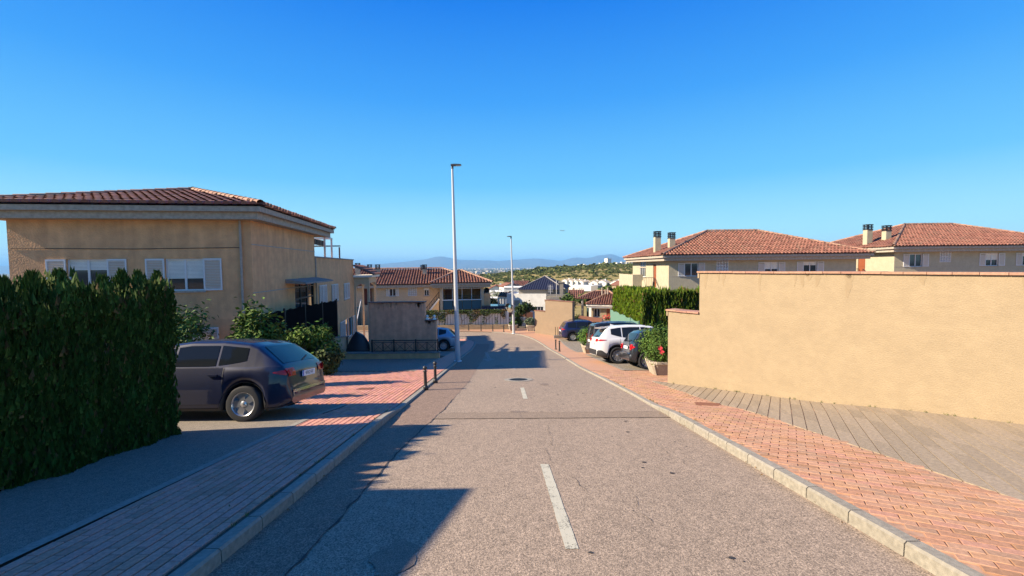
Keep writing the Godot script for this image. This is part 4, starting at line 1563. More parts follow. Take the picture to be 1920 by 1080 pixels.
func red_roof_house() -> void:
	var h := thing("bungalow", "low cream house with red tiled hip roofs and flowered terrace below the hedge", "house", Vector3(8.3, -4.99, -46.9), -0.3)
	h.scale = Vector3.ONE * 0.83
	var mb := MB.new()
	wall_face(mb, 0.2, 6.0, -0.3, 3.2, 0, [[0.7, 1.6, 0.8, 1.1], [2.3, 1.7, 0.65, 1.4]], 0.15)
	mb.quad(Vector3(0.2, -0.3, 0), Vector3(0.2, 3.2, 0), Vector3(0.2, 3.2, -6), Vector3(0.2, -0.3, -6))
	part(h, "wall", mb, M.stucco_sand)
	door(h, 2.3, 1.7, 0.65, 1.4, 0, M.wood_door)
	window(h, 0.7, 1.6, 0.8, 1.1, 0, false, 2)
	hip_roof(h, -0.3, 6.6, -6.5, 0.7, 3.3, 1.05, 2.0, 4.5, -2.8)
	eave_band(h, -0.3, 6.6, -6.5, 0.7, 3.3, M.white_wall)
	mb = MB.new()
	mb.span(Vector3(-0.9, -0.3, -7.0), Vector3(0.19, 3.6, -5.0))
	part(h, "side_wing", mb, M.blue_panel)
	hip_roof(h, -1.75, 4.0, -7.5, -1.6, 3.82, 0.85, 0.4, 2.2, -4.6)
	mb = MB.new()
	mb.lathe([Vector2(0.17, 1.2), Vector2(0.17, 3.75), Vector2(0.24, 3.80), Vector2(0.24, 3.84)], 12, Vector3(-1.05, 0, -1.9))
	part(h, "column", mb, M.grey_trim)
	mb = MB.new()
	mb.span(Vector3(0.1, 1.2, 0.25), Vector3(0.42, 3.0, 0.5))
	mb.span(Vector3(3.1, 1.2, 0.25), Vector3(3.4, 3.0, 0.5))
	part(h, "porch_post", mb, M.white_wall)
	mb = MB.new()
	mb.prism(PackedVector2Array([Vector2(-1.3, 1.1), Vector2(1.75, 1.1), Vector2(1.9, 1.55), Vector2(-1.1, 1.85)]), 0.9, 1.1)
	part(h, "terracotta_parapet", mb, M.tile)
	mb = MB.new()
	for k in 14:
		mb.lathe([Vector2(0.07, 0.9), Vector2(0.04, 1.05), Vector2(0.07, 1.2), Vector2(0.04, 1.35)], 8, Vector3(1.9 + k * 0.15, 0, 0.95))
	mb.span(Vector3(1.85, 1.36, 0.85), Vector3(4.0, 1.46, 1.05))
	part(h, "balustrade", mb, M.pale_trim)
	for c in [[1.5, 5.2], [1.95, 4.95], [2.25, 5.2]]:
		mb = MB.new()
		mb.lathe([Vector2(0.09, 4.0), Vector2(0.09, c[1]), Vector2(0.13, c[1] + 0.02), Vector2(0.13, c[1] + 0.1)], 10, Vector3(c[0], 0, -2.6))
		part(h, "flue", mb, M.pale_trim)

func distant_houses() -> void:
	# white workshop with print on its long side
	var d := 200.0
	var x0 := (1067.0 - 960.0) / FOCAL * d
	var o := thing("workshop", "long white flat roofed workshop with dark sign print and grey end", "building", Vector3(x0, -9.6, -d), -0.45)
	var mb := MB.new()
	mb.span(Vector3(0, 0, -9), Vector3(10.4, 2.45, 0))
	mb.span(Vector3(-0.5, 2.05, -9.2), Vector3(-0.002, 2.3, 0.2))
	part(o, "wall", mb, M.white_wall)
	mb = MB.new()
	mb.span(Vector3(10.402, 0, -9), Vector3(13.5, 2.43, -0.05))
	part(o, "grey_end", mb, M.grey_trim)
	mb = MB.new()
	for a in [[2.3, 0.92, 1.7, 0.13], [4.9, 1.48, 1.6, 0.16], [4.3, 1.05, 3.0, 0.24], [4.7, 0.78, 1.9, 0.12]]:
		var x: float = a[0]
		while x < a[0] + a[2]:
			var w := rng.randf_range(0.07, 0.16)
			mb.span(Vector3(x, a[1], 0.0), Vector3(x + w, a[1] + a[3] * rng.randf_range(0.7, 1.0), 0.02))
			x += w + rng.randf_range(0.03, 0.07)
	part(o, "sign_print", mb, M.grey_ink)
	# rows of white gables beyond it
	var tones := ["first", "second", "third", "fourth", "fifth", "sixth", "seventh"]
	var k := 0
	for a in [[1058, 524.5, 3.6], [1068, 525.5, 3.6], [1078, 526, 3.6], [1088, 527, 3.8], [1112, 527.5, 5.0], [1127, 526.5, 5.6], [1152, 527.5, 5.6]]:
		gable_house(a[0], 232.0 - k * 1.2, a[1], a[2], 7.0, -0.75 if k < 4 else -0.5, "white gabled house, %s along the row beyond the workshop" % tones[k], M.white_wall, "white gabled houses beyond the workshop", M.roof_pale)
		k += 1
	gable_house(1176, 150.0, 530.0, 6.0, 7.0, 0.2, "sandy house with orange tiled gable beside the hedge top", M.stucco_sand, "")
	gable_house(1094, 120.0, 545.0, 8.0, 6.0, 1.4, "low house with faded tiled roof in front of the workshop", M.stucco_sand, "")
	gable_house(930, 118.0, 535.0, 4.6, 5.0, 0.0, "small house with pale tile roof beyond the palm tree", M.white_wall, "")
	gable_house(958, 105.0, 531.0, 3.6, 4.0, 0.3, "orange topped white house below the dark water tank", M.white_wall, "")
	gable_house(992, 125.0, 527.0, 5.0, 5.0, 1.2, "house whose tiled gable shows over the navy roof", M.stucco_sand, "")
	flat_house(929, 84.0, 547.5, 5.6, "white flat roofed house behind the palm tree", false)
	flat_house(963, 78.0, 540.0, 3.4, "stepped white house between lamp post and navy roof", true)
	flat_house(915, 66.0, 560.0, 3.2, "pale garden house beyond the porch wing", false)
	# dark water tank
	var tx := (970.0 - 960.0) / FOCAL * 104.0
	var wt := thing("water_tank", "dark square water tank on legs over an orange rooftop", "tank", Vector3(tx, -3.8, -104))
	mb = MB.new()
	mb.span(Vector3(-0.5, 0.3, -0.5), Vector3(0.5, 1.4, 0.5))
	part(wt, "tank", mb, M.navy_roof)
	mb = MB.new()
	for s in [[-1, -1], [1, -1], [-1, 1], [1, 1]]:
		mb.box(Vector3(s[0] * 0.4, -0.5, s[1] * 0.4), Vector3(0.1, 1.6, 0.1))
	part(wt, "leg_frame", mb, M.iron)
	# satellite dish on its pole
	var sd := thing("satellite_dish", "dark satellite dish on a pole beside the porch wing", "satellite dish", Vector3((912.5 - 960.0) / FOCAL * 52.0, -4.8, -52))
	mb = MB.new()
	mb.tube([Vector3(0, 0, 0), Vector3(0, 3.6, 0)], 0.05, 8)
	part(sd, "pole", mb, M.iron)
	mb = MB.new()
	var b := Basis(Vector3.RIGHT, 1.2) * Basis(Vector3.BACK, 0.3)
	mb.lathe([Vector2(0.0, 0.0), Vector2(0.2, 0.02), Vector2(0.34, 0.08), Vector2(0.42, 0.14), Vector2(0.42, 0.16)], 20, Vector3(0, 3.75, 0.05), b)
	part(sd, "dish", mb, M.iron)
	mb = MB.new()
	mb.tube([Vector3(0, 3.4, 0.1), Vector3(0, 3.65, 0.5)], 0.02, 6)
	part(sd, "feed_arm", mb, M.iron)

func gable_house(px: float, d: float, ytop: float, w: float, dep: float, yaw: float, label: String, m: Material, group: String, roof_m: Material = null) -> void:
	var top := EYE + (500.0 - ytop) / FOCAL * d
	var x := (px - 960.0) / FOCAL * d
	var base := hill(x, d) - 0.3
	var o := thing("gabled_house", label, "house", Vector3(x, base, -d), yaw, group)
	var rise := w * 0.24
	var e := top - base - rise
	var mb := MB.new()
	mb.prism(PackedVector2Array([Vector2(-w / 2, 0), Vector2(w / 2, 0), Vector2(w / 2, e), Vector2(0, e + rise - 0.1), Vector2(-w / 2, e)]), -dep, 0)
	part(o, "wall", mb, m)
	for s in [-1.0, 1.0]:
		var up := Vector3(-s * w / 2 * 1.08, rise * 1.08, 0)
		var a := Vector3(s * w / 2 * 1.08, e - rise * 0.08, 0.25 if s > 0 else -dep - 0.25)
		var b := Vector3(s * w / 2 * 1.08, e - rise * 0.08, -dep - 0.25 if s > 0 else 0.25)
		roof_face(o, a, b, up.normalized(), [[0, up.length()], [dep + 0.5, up.length()]], 0.5, 1.0, roof_m)
	window(o, -0.5, e - 1.4, 1.0, 1.1, 0.15, false, 2)
	mb = MB.new()
	mb.span(Vector3(w * 0.2, e, -dep * 0.5), Vector3(w * 0.2 + 0.5, e + rise + 0.5, -dep * 0.5 + 0.5))
	part(o, "chimney", mb, m)

func flat_house(px: float, d: float, ytop: float, w: float, label: String, stepped: bool) -> void:
	var top := EYE + (500.0 - ytop) / FOCAL * d
	var x := (px - 960.0) / FOCAL * d
	var base := hill(x, d) - 0.3
	var o := thing("flat_roofed_house", label, "house", Vector3(x, base, -d))
	var mb := MB.new()
	mb.span(Vector3(-w / 2, 0, -5), Vector3(w / 2, top - base, 0))
	mb.span(Vector3(-w / 2 - 0.08, top - base, -5.08), Vector3(w / 2 + 0.08, top - base + 0.12, 0.08))
	part(o, "wall", mb, M.white_wall)
	if stepped:
		mb = MB.new()
		mb.span(Vector3(-w / 2 - 1.6, 0, -4), Vector3(-w / 2 - 0.002, top - base - 1.1, 0.4))
		part(o, "lower_block", mb, M.white_wall)
	window(o, -w * 0.25, top - base - 1.3, 0.7, 0.8, 0.14, false, 2)

# ---------------------------------------------------------------- free-standing walls and fences
func stepped_wall(label: String, at: Vector3, yaw: float, low_len: float, low_h: float, len: float, high_h: float, thick: float, m: Material, tiles: bool) -> void:
	var o := thing("stepped_wall", label, "wall", at, yaw)
	var mb := MB.new()
	mb.prism(PackedVector2Array([Vector2(0, -0.5), Vector2(len, -0.5), Vector2(len, high_h), Vector2(low_len, high_h), Vector2(low_len, low_h), Vector2(0, low_h)]), -thick, 0)
	part(o, "wall_body", mb, m)
	var runs := [[-0.06, low_len - 0.004, low_h], [low_len - 0.06, len + 0.06, high_h]]
	for r in runs:
		var n := maxi(1, roundi((r[1] - r[0]) / 0.33))
		var w: float = (r[1] - r[0]) / n
		for i in n:
			mb = MB.new()
			var k := rng.randf_range(0.8, 1.15)
			mb.col = Color(k, k * rng.randf_range(0.92, 1.05), k)
			var lift := rng.randf_range(0.0, 0.008)
			var x: float = r[0] + w * i
			mb.span(Vector3(x + 0.004, r[2] + 0.001 + lift, -thick - 0.05), Vector3(x + w - 0.004, r[2] + 0.045 + lift, 0.05))
			part(o, "coping_tile", mb, M.ridge_tile if tiles else M.rust)
	mb = MB.new()
	mb.span(Vector3(-0.05, low_h - 0.14, -thick - 0.02), Vector3(-0.001, low_h - 0.001, 0.02))
	mb.span(Vector3(low_len - 0.05, high_h - 0.14, -thick - 0.02), Vector3(low_len - 0.001, high_h - 0.001, 0.02))
	part(o, "corbel", mb, m)
	if tiles:
		drips(o, low_len + 0.05, len - 0.1, high_h - 0.002, 0.003, 18, 0.45, M.drip_sand)
		drips(o, 0.05, low_len - 0.05, low_h - 0.002, 0.003, 5, 0.25, M.drip_sand)

func drips(o: Node, x0: float, x1: float, top: float, z: float, n: int, longest: float, m: Material) -> void:
	# dirt washed down from the coping: narrow ragged tongues
	var mb := MB.new()
	for i in n:
		var x := rng.randf_range(x0, x1)
		var len := longest * pow(rng.randf(), 1.8) + 0.05
		var w := rng.randf_range(0.02, 0.075)
		var rows := []
		for k in 7:
			var t := k / 6.0
			var ww := w * (1.0 - 0.85 * t * t) * rng.randf_range(0.75, 1.2)
			var xc := x + 0.012 * sin(t * 5.0 + i)
			rows.append(PackedVector3Array([Vector3(xc - ww, top - len * t, z), Vector3(xc + ww, top - len * t, z)]))
		mb.grid(rows)
	part(o, "drip_stains", mb, m, "stuff")

func walls_and_fences() -> void:
	stepped_wall("sandy stuccoed stepped wall with terracotta coping above grey pavers", pav(4.57, 12.64), deg_to_rad(-56.75), 1.0, 2.13, 8.2, 3.25, 0.32, M.stucco_sand, true)
	stepped_wall("beige stepped wall at the bend next to the dark blue car", pav(2.09, 40.1), deg_to_rad(-48.4), 1.35, 2.1, 4.55, 3.14, 0.3, M.stucco_sand_dimmed, false)
	# the shaded wall on the other side steps down towards the road, so it is built turned round
	var o := thing("stepped_wall", "stained brown stepped wall behind the black railing", "wall", pav(-4.07, 23.35), PI)
	var mb := MB.new()
	mb.prism(PackedVector2Array([Vector2(0, -0.6), Vector2(3.56, -0.6), Vector2(3.56, 3.02), Vector2(0.59, 3.02), Vector2(0.59, 2.04), Vector2(0, 2.04)]), -0.4, 0)
	part(o, "wall_body", mb, M.stucco_brown)
	for r in [[-0.05, 0.585, 2.04], [0.54, 3.6, 3.02]]:
		var n := maxi(1, roundi((r[1] - r[0]) / 0.4))
		var w: float = (r[1] - r[0]) / n
		for i in n:
			mb = MB.new()
			var k := rng.randf_range(0.7, 1.1)
			mb.col = Color(k, k, k)
			mb.span(Vector3(r[0] + w * i + 0.004, r[2] + 0.001, -0.46), Vector3(r[0] + w * (i + 1) - 0.004, r[2] + 0.04 + rng.randf_range(0, 0.006), 0.06))
			part(o, "coping_tile", mb, M.rust)
	# the face towards the camera is the far side of this turned node
	drips(o, 0.62, 3.5, 3.018, -0.403, 34, 0.5, M.drip)
	drips(o, 0.03, 0.56, 2.038, -0.403, 12, 0.4, M.drip)
	# two little white finials on the lower step
	for x in [0.12, 0.5]:
		mb = MB.new()
		mb.lathe([Vector2(0.10, 0), Vector2(0.10, 0.05), Vector2(0.04, 0.09), Vector2(0.085, 0.15), Vector2(0.085, 0.2), Vector2(0.0, 0.26)], 12, Vector3(x, 2.085, -0.2))
		part(o, "finial", mb, M.white_wall)
	# plinth and crossed railing
	o = thing("street_railing", "low black railing with crossed squares on a concrete plinth", "railing", pav(-9.0, 22.6))
	mb = MB.new()
	mb.span(Vector3(0, -0.3, -0.15), Vector3(5.14, 0.30, 0.15))
	part(o, "plinth", mb, M.stucco_tan)
	mb = MB.new()
	mb.span(Vector3(-0.02, 0.301, -0.18), Vector3(5.18, 0.36, 0.18))
	part(o, "plinth_cap", mb, M.concrete)
	for i in 4:
		mb = MB.new()
		mb.span(Vector3(1.58 + i * 1.152, 0.0, -0.03), Vector3(1.64 + i * 1.152, 1.02, 0.03))
		part(o, "post", mb, M.iron)
	for i in 3:
		mb = MB.new()
		var x := 1.64 + i * 1.152
		mb.span(Vector3(x, 0.94, -0.02), Vector3(x + 1.092, 0.98, 0.02))
		mb.span(Vector3(x, 0.85, -0.012), Vector3(x + 1.092, 0.875, 0.012))
		mb.span(Vector3(x, 0.40, -0.015), Vector3(x + 1.092, 0.43, 0.015))
		for s in 2:
			var xa := x + 0.06 + s * 0.5
			mb.span(Vector3(xa, 0.431, -0.01), Vector3(xa + 0.02, 0.849, 0.01))
			mb.span(Vector3(xa + 0.45, 0.431, -0.01), Vector3(xa + 0.47, 0.849, 0.01))
			mb.bar(Vector3(xa + 0.02, 0.44, 0.0), Vector3(xa + 0.45, 0.84, 0.0), 0.014, 0.014)
			mb.bar(Vector3(xa + 0.02, 0.84, 0.004), Vector3(xa + 0.45, 0.44, 0.004), 0.014, 0.014)
		part(o, "railing_panel", mb, M.iron)
	# garden wall in front of the tan house, following the slope, with a black screen on it
	o = thing("garden_wall", "low cream garden wall with sloping cap before the tan house", "wall", on(-9.15, 24.0))
	mb = MB.new()
	var y0 := G(10.0) - G(24.0)
	mb.xf = Transform3D(Basis(Vector3.UP, PI / 2), Vector3.ZERO)     # x runs down the road, z to the road side
	mb.prism(PackedVector2Array([Vector2(-14, y0 - 0.5), Vector2(0, -0.5), Vector2(0, 1.18), Vector2(-14, y0 + 1.18)]), -0.25, 0.0)
	part(o, "wall_body", mb, M.stucco_cream)
	for i in 14:
		mb = MB.new()
		mb.xf = Transform3D(Basis(Vector3.UP, PI / 2), Vector3.ZERO)
		var xa := -14.0 + i
		var ya := -xa / 14.0 * y0 + 1.182
		var yb := -(xa + 0.99) / 14.0 * y0 + 1.182
		mb.prism(PackedVector2Array([Vector2(xa, ya), Vector2(xa + 0.99, yb), Vector2(xa + 0.99, yb + 0.06), Vector2(xa, ya + 0.06)]), -0.30, 0.05)
		part(o, "coping", mb, M.concrete)
	mb = MB.new()
	mb.tube([Vector3(0.06, -0.1, 0.35), Vector3(0.06, 1.25, 0.35)], 0.04, 8)
	part(o, "drain_pipe", mb, M.rust)
	o = thing("screen_fence", "tall black mesh screen fence along the cream garden wall", "fence", on(-9.27, 22.8))
	for i in 5:
		mb = MB.new()
		var z := i * 1.75
		mb.span(Vector3(-0.03, 0.9, z - 0.03), Vector3(0.03, 3.25, z + 0.03))
		part(o, "post", mb, M.iron)
	for i in 4:
		mb = MB.new()
		var rows := []
		for a in 9:
			var z := i * 1.75 + 0.05 + 1.65 * a / 8.0
			var row := PackedVector3Array()
			for b in 7:
				row.append(Vector3(0.02 + 0.012 * sin(a * 0.9 + b * 0.8 + i), lerpf(1.2 + z * 0.13, 3.18 + 0.03 * sin(a * 2.0 + i), b / 6.0), z))
			rows.append(row)
		mb.grid(rows)
		part(o, "mesh_panel", mb, M.black_mesh)
	# black tarpaulin over something between wall and railing
	o = thing("covered_barbecue", "something under a black tarpaulin beside the stained brown wall", "tarpaulin", pav(-8.35, 23.3))
	mb = MB.new()
	var rws := []
	for a in 9:
		var t := a / 8.0
		var row := PackedVector3Array()
		for b in 24:
			var an := TAU * b / 24.0
			var sx := 0.72 - 0.5 * pow(t, 2.2) + 0.03 * sin(an * 7.0) * (1.0 - t)
			var sz := 0.42 - 0.3 * pow(t, 2.0) + 0.03 * sin(an * 5.0) * (1.0 - t)
			row.append(Vector3(cos(an) * sx + 0.1 * t, -0.02 + 1.36 * t - 0.12 * cos(an) * t, sin(an) * sz))
		rws.append(row)
	mb.grid(rws, true)
	for b in range(1, 23):
		mb.tri(rws[8][0], rws[8][b], rws[8][b + 1])
	part(o, "tarpaulin", mb, M.tarp)
	# the low brown wall across the end of the street and the ivy fence on it
	o = thing("ivy_fence", "pale panel fence with black bars and trailing ivy on low brown wall", "fence", pav(-12.0, 43.3))
	mb = MB.new()
	mb.span(Vector3(-20, -0.4, -0.2), Vector3(11.5, 0.46, 0.2))
	part(o, "low_wall", mb, M.stucco_sand)
	for i in 26:
		mb = MB.new()
		mb.span(Vector3(1.0 + i * 0.41, 0.47, -0.10), Vector3(1.395 + i * 0.41, 1.75, -0.06))
		part(o, "panel", mb, M.white_wall)
	for i in 38:
		mb = MB.new()
		mb.span(Vector3(1.0 + i * 0.28, 0.46, 0.0), Vector3(1.03 + i * 0.28, 1.8, 0.03))
		part(o, "bar", mb, M.iron)
	mb = MB.new()
	for k in 4200:
		var x := rng.randf_range(0.8, 11.3)
		var hang := 0.55 + 0.45 * sin(x * 1.7) + 0.3 * sin(x * 4.1)
		var y := 1.95 - pow(rng.randf(), 1.3) * maxf(0.35, hang)
		if rng.randf() < 0.06:
			y = rng.randf_range(0.5, 1.2)
			x = snappedf(x, 1.3) + rng.randf_range(-0.12, 0.12)
		var g := rng.randf_range(0.5, 1.4)
		mb.col = Color(0.06 * g, 0.085 * g, 0.022 * g) if sin(x * 2.3 + 1.0) < 0.6 or rng.randf() < 0.5 else Color(0.14 * g, 0.075 * g, 0.03 * g)
		leaf(mb, Vector3(x, y, rng.randf_range(-0.05, 0.32)), rng.randf_range(0.05, 0.09), Vector3(0, 0.3, 1))
	part(o, "ivy_leaves", mb, M.leaf, "stuff")
	mb = MB.new()
	for x in [1.6, 4.2, 6.9, 9.3]:
		mb.tube([Vector3(x, 0.4, 0.1), Vector3(x + 0.1, 0.9, 0.12), Vector3(x - 0.15, 1.4, 0.1), Vector3(x + 0.3, 1.8, 0.1)], 0.03, 5)
		mb.tube([Vector3(x + 0.05, 0.8, 0.1), Vector3(x + 0.5, 1.2, 0.12), Vector3(x + 0.9, 1.7, 0.1)], 0.018, 5)
	part(o, "ivy_stems", mb, M.bark)
	# carport beyond the fence
	o = thing("carport", "flat dark blue carport roof on thin posts behind ivy fence", "carport", Vector3(-3.2, -4.5, -45.2))
	mb = MB.new()
	mb.span(Vector3(0, 1.98, -2.4), Vector3(2.45, 2.27, 0))
	part(o, "roof", mb, M.paint_navy)
	for x in [0.1, 2.3]:
		for z in [-0.1, -2.3]:
			mb = MB.new()
			mb.span(Vector3(x - 0.04, 0, z - 0.04), Vector3(x + 0.04, 1.979, z + 0.04))
			part(o, "post", mb, M.iron)
	# green netting fence before the hedge
	o = thing("netting_fence", "green netting fence along the foot of the tall hedge", "fence", on(7.35, 32.2))
	for i in 5:
		mb = MB.new()
		var d := 32.2 - i * 1.8
		var y := G(d) - G(32.2)
		mb.span(Vector3(-0.03, y, i * 1.8 - 0.03), Vector3(0.03, 2.75, i * 1.8 + 0.03))
		part(o, "post", mb, M.green_mesh)
	for i in 4:
		mb = MB.new()
		var rows := []
		for a in 7:
			var z := i * 1.8 + 0.04 + 1.72 * a / 6.0
			var row := PackedVector3Array()
			for b in 5:
				row.append(Vector3(-0.02 + 0.03 * sin(a * 1.7 + b + i), lerpf(G(32.2 - z) - G(32.2) + 0.05, 2.68 + 0.04 * sin(a * 1.3), b / 4.0), z))
			rows.append(row)
		mb.grid(rows)
		part(o, "net_panel", mb, M.green_mesh)
	# stub of wall with two bars by the far parking bay
	o = thing("bay_stub", "short concrete stub with two black bars behind the dark blue car", "barrier", pav(3.75, 36.9))
	mb = MB.new()
	mb.span(Vector3(-0.2, -0.2, -0.15), Vector3(1.0, 0.25, 0.15))
	part(o, "stub_wall", mb, M.concrete)
	for x in [-0.08, 0.12]:
		mb = MB.new()
		mb.span(Vector3(x, 0.25, -0.02), Vector3(x + 0.04, 0.95, 0.02))
		part(o, "bar", mb, M.iron)

# ---------------------------------------------------------------- plants
func leaf(mb: MB, p: Vector3, s: float, face: Vector3) -> void:
	var n := (face.normalized() + Vector3(rng.randfn(), rng.randfn(), rng.randfn()) * 0.55).normalized()
	var a := n.cross(Vector3(rng.randfn(), rng.randfn(), rng.randfn())).normalized()
	var b := n.cross(a)
	var fold := n * s * 0.18
	mb.tri(p - a * s, p - b * s * 0.5 + fold, p + a * s)
	mb.tri(p - a * s, p + a * s, p + b * s * 0.5 + fold)

func leafy(mb: MB, c: Vector3, r: Vector3, n: int, size: float, col: Color, clumps := 40, vary := 0.45) -> void:
	# leaves gathered in clumps through an uneven rounded crown
	var cl := []
	for i in clumps:
		var v := Vector3(rng.randfn(), rng.randfn(), rng.randfn()).normalized() * pow(rng.randf(), 0.35)
		cl.append([c + v * r * rng.randf_range(0.78, 1.02), rng.randf_range(0.16, 0.30), rng.randf_range(0.75, 1.25)])
	for i in n:
		var k: Array = cl[rng.randi() % clumps]
		var o := Vector3(rng.randfn(), rng.randfn(), rng.randfn()) * 0.5
		var p: Vector3 = k[0] + o * r * k[1] * 1.4
		var g: float = k[2] * rng.randf_range(1.0 - vary, 1.0 + vary)
		mb.col = Color(col.r * g * rng.randf_range(0.85, 1.25), col.g * g, col.b * g)
		leaf(mb, p, size * rng.randf_range(0.7, 1.3), (p - c) + Vector3(0, 0.3, 0))

func bush(nm: String, label: String, at: Vector3, r: Vector3, n: int, size: float, col: Color, cat := "bush", group := "", clumps := 60) -> Node3D:
	var o := thing(nm, label, cat, at, 0.0, group)
	var mb := MB.new()
	leafy(mb, Vector3(0, r.y * 1.0, 0), r, n, size, col, clumps)
	part(o, "foliage", mb, M.leaf, "stuff")
	mb = MB.new()
	for k in 7:
		var a := TAU * k / 7.0 + rng.randf()
		mb.tube([Vector3(cos(a) * 0.06, -0.05, sin(a) * 0.06), Vector3(cos(a) * r.x * 0.3, r.y * 0.7, sin(a) * r.z * 0.3), Vector3(cos(a) * r.x * 0.6, r.y * 1.4, sin(a) * r.z * 0.6)], 0.025, 5, 0.008)
	part(o, "stem", mb, M.bark)
	return o

func tree(nm: String, label: String, at: Vector3, h: float, r: Vector3, n: int, size: float, col: Color, lean := 0.0) -> Node3D:
	var o := thing(nm, label, "tree", at)
	var c := Vector3(lean, h - r.y, 0)
	var mb := MB.new()
	mb.tube([Vector3(0, -0.2, 0), Vector3(lean * 0.3, h * 0.3, 0.03), Vector3(lean * 0.8, h - r.y * 1.3, 0)], 0.035 * h, 8, 0.02 * h)
	for k in 6:
		var a := TAU * k / 6.0 + 0.4
		mb.tube([Vector3(lean * 0.6, h - r.y * 1.7, 0), c + Vector3(cos(a) * r.x * 0.4, -r.y * 0.3, sin(a) * r.z * 0.4), c + Vector3(cos(a) * r.x * 0.75, r.y * 0.3, sin(a) * r.z * 0.75)], 0.015 * h, 6, 0.004 * h)
	part(o, "trunk", mb, M.bark)
	mb = MB.new()
	leafy(mb, c, r, n, size, col, 34)
	part(o, "crown", mb, M.leaf, "stuff")
	return o

func palm(label: String, at: Vector3, h: float, fr: float, col: Color) -> void:
	var o := thing("palm_tree", label, "palm tree", at)
	var mb := MB.new()
	mb.tube([Vector3(0, -0.2, 0), Vector3(0.05, h * 0.5, 0), Vector3(0, h, 0)], 0.17, 9, 0.13)
	part(o, "trunk", mb, M.bark)
	mb = MB.new()
	for k in 26:
		var a := TAU * k / 26.0 * 5.0 + rng.randf()
		var e := rng.randf_range(-0.3, 1.2)
		var dir := Vector3(cos(a) * cos(e), sin(e), sin(a) * cos(e))
		var g := rng.randf_range(0.7, 1.3)
		mb.col = Color(col.r * g, col.g * g, col.b * g)
		var p := Vector3(0, h, 0)
		for s in 12:
			var q := p + dir * fr / 12.0
			dir = (dir + Vector3(0, -0.11, 0)).normalized()
			var side := dir.cross(Vector3.UP).normalized()
			var w := fr * 0.22 * sin(PI * (s + 0.7) / 12.6)
			for sg in [-1.0, 1.0]:
				mb.tri(p, q, q + side * sg * w + dir * w * 0.5 + Vector3(0, -w * 0.35, 0))
			p = q
	part(o, "crown", mb, M.leaf, "stuff")

func hedge_run(mb: MB, core: MB, a: Vector3, b: Vector3, h0: float, h1: float, thick: float, n: int, col: Color, tip := 0.16) -> void:
	# clipped cypress: upright sprays over a dense core, ragged tips on top
	var along := (b - a)
	var len := along.length()
	var dir := along / len
	var side := dir.cross(Vector3.UP).normalized()
	var lump := FastNoiseLite.new()
	lump.seed = 31
	lump.frequency = 0.9
	core.quad(a + side * (thick * 0.5 - 0.12), b + side * (thick * 0.5 - 0.12), b + side * (thick * 0.5 - 0.12) + Vector3(0, h1 - 0.25, 0), a + side * (thick * 0.5 - 0.12) + Vector3(0, h0 - 0.25, 0))
	core.quad(a - side * (thick * 0.5 - 0.12), b - side * (thick * 0.5 - 0.12), b - side * (thick * 0.5 - 0.12) + Vector3(0, h1 - 0.25, 0), a - side * (thick * 0.5 - 0.12) + Vector3(0, h0 - 0.25, 0))
	core.quad(a + side * (thick * 0.5 - 0.12) + Vector3(0, h0 - 0.25, 0), b + side * (thick * 0.5 - 0.12) + Vector3(0, h1 - 0.25, 0), b - side * (thick * 0.5 - 0.12) + Vector3(0, h1 - 0.25, 0), a - side * (thick * 0.5 - 0.12) + Vector3(0, h0 - 0.25, 0))
	for i in n:
		var t := rng.randf()
		var h := lerpf(h0, h1, t)
		var f := rng.randf()
		var sgn := 1.0 if rng.randf() < 0.5 else -1.0
		var p := a + along * t
		var y: float
		var off: float
		if f < 0.30:
			y = h - rng.randf() * 0.22
			off = rng.randf_range(-1, 1) * thick * 0.5
			y += 0.10 * sin(t * len * 5.3) + 0.07 * sin(t * len * 11.7 + 2.0) + (rng.randf() * 0.2 if rng.randf() < 0.2 else 0.0)
		else:
			y = rng.randf() * (h - 0.1)
			off = sgn * (thick * 0.5 - 0.06 + 0.14 * lump.get_noise_2d(t * len * 1.6, y * 0.7) + rng.randf_range(-0.1, 0.05))
		p += side * off + Vector3(0, y, 0)
		var g := rng.randf_range(0.55, 1.4) * (1.0 + 0.35 * lump.get_noise_2d(t * len * 2.2 + 50.0, y))
		mb.col = Color(col.r * g * rng.randf_range(0.8, 1.25), col.g * g, col.b * g) if rng.randf() > 0.05 else Color(0.16 * g, 0.10 * g, 0.04 * g)
		var up := (Vector3.UP + side * sgn * rng.randf_range(0.0, 0.35) + dir * rng.randf_range(-0.15, 0.15)).normalized()
		var s := tip * rng.randf_range(0.9, 2.1)
		var w := up.cross(Vector3(rng.randfn(), 0, rng.randfn())).normalized() * s * 0.13
		mb.tri(p - w, p + w, p + up * s)
		mb.tri(p - w * 0.4 + up * s * 0.2, p + side * s * 0.3 * sgn + up * s * 0.35, p + up * s * 0.9)

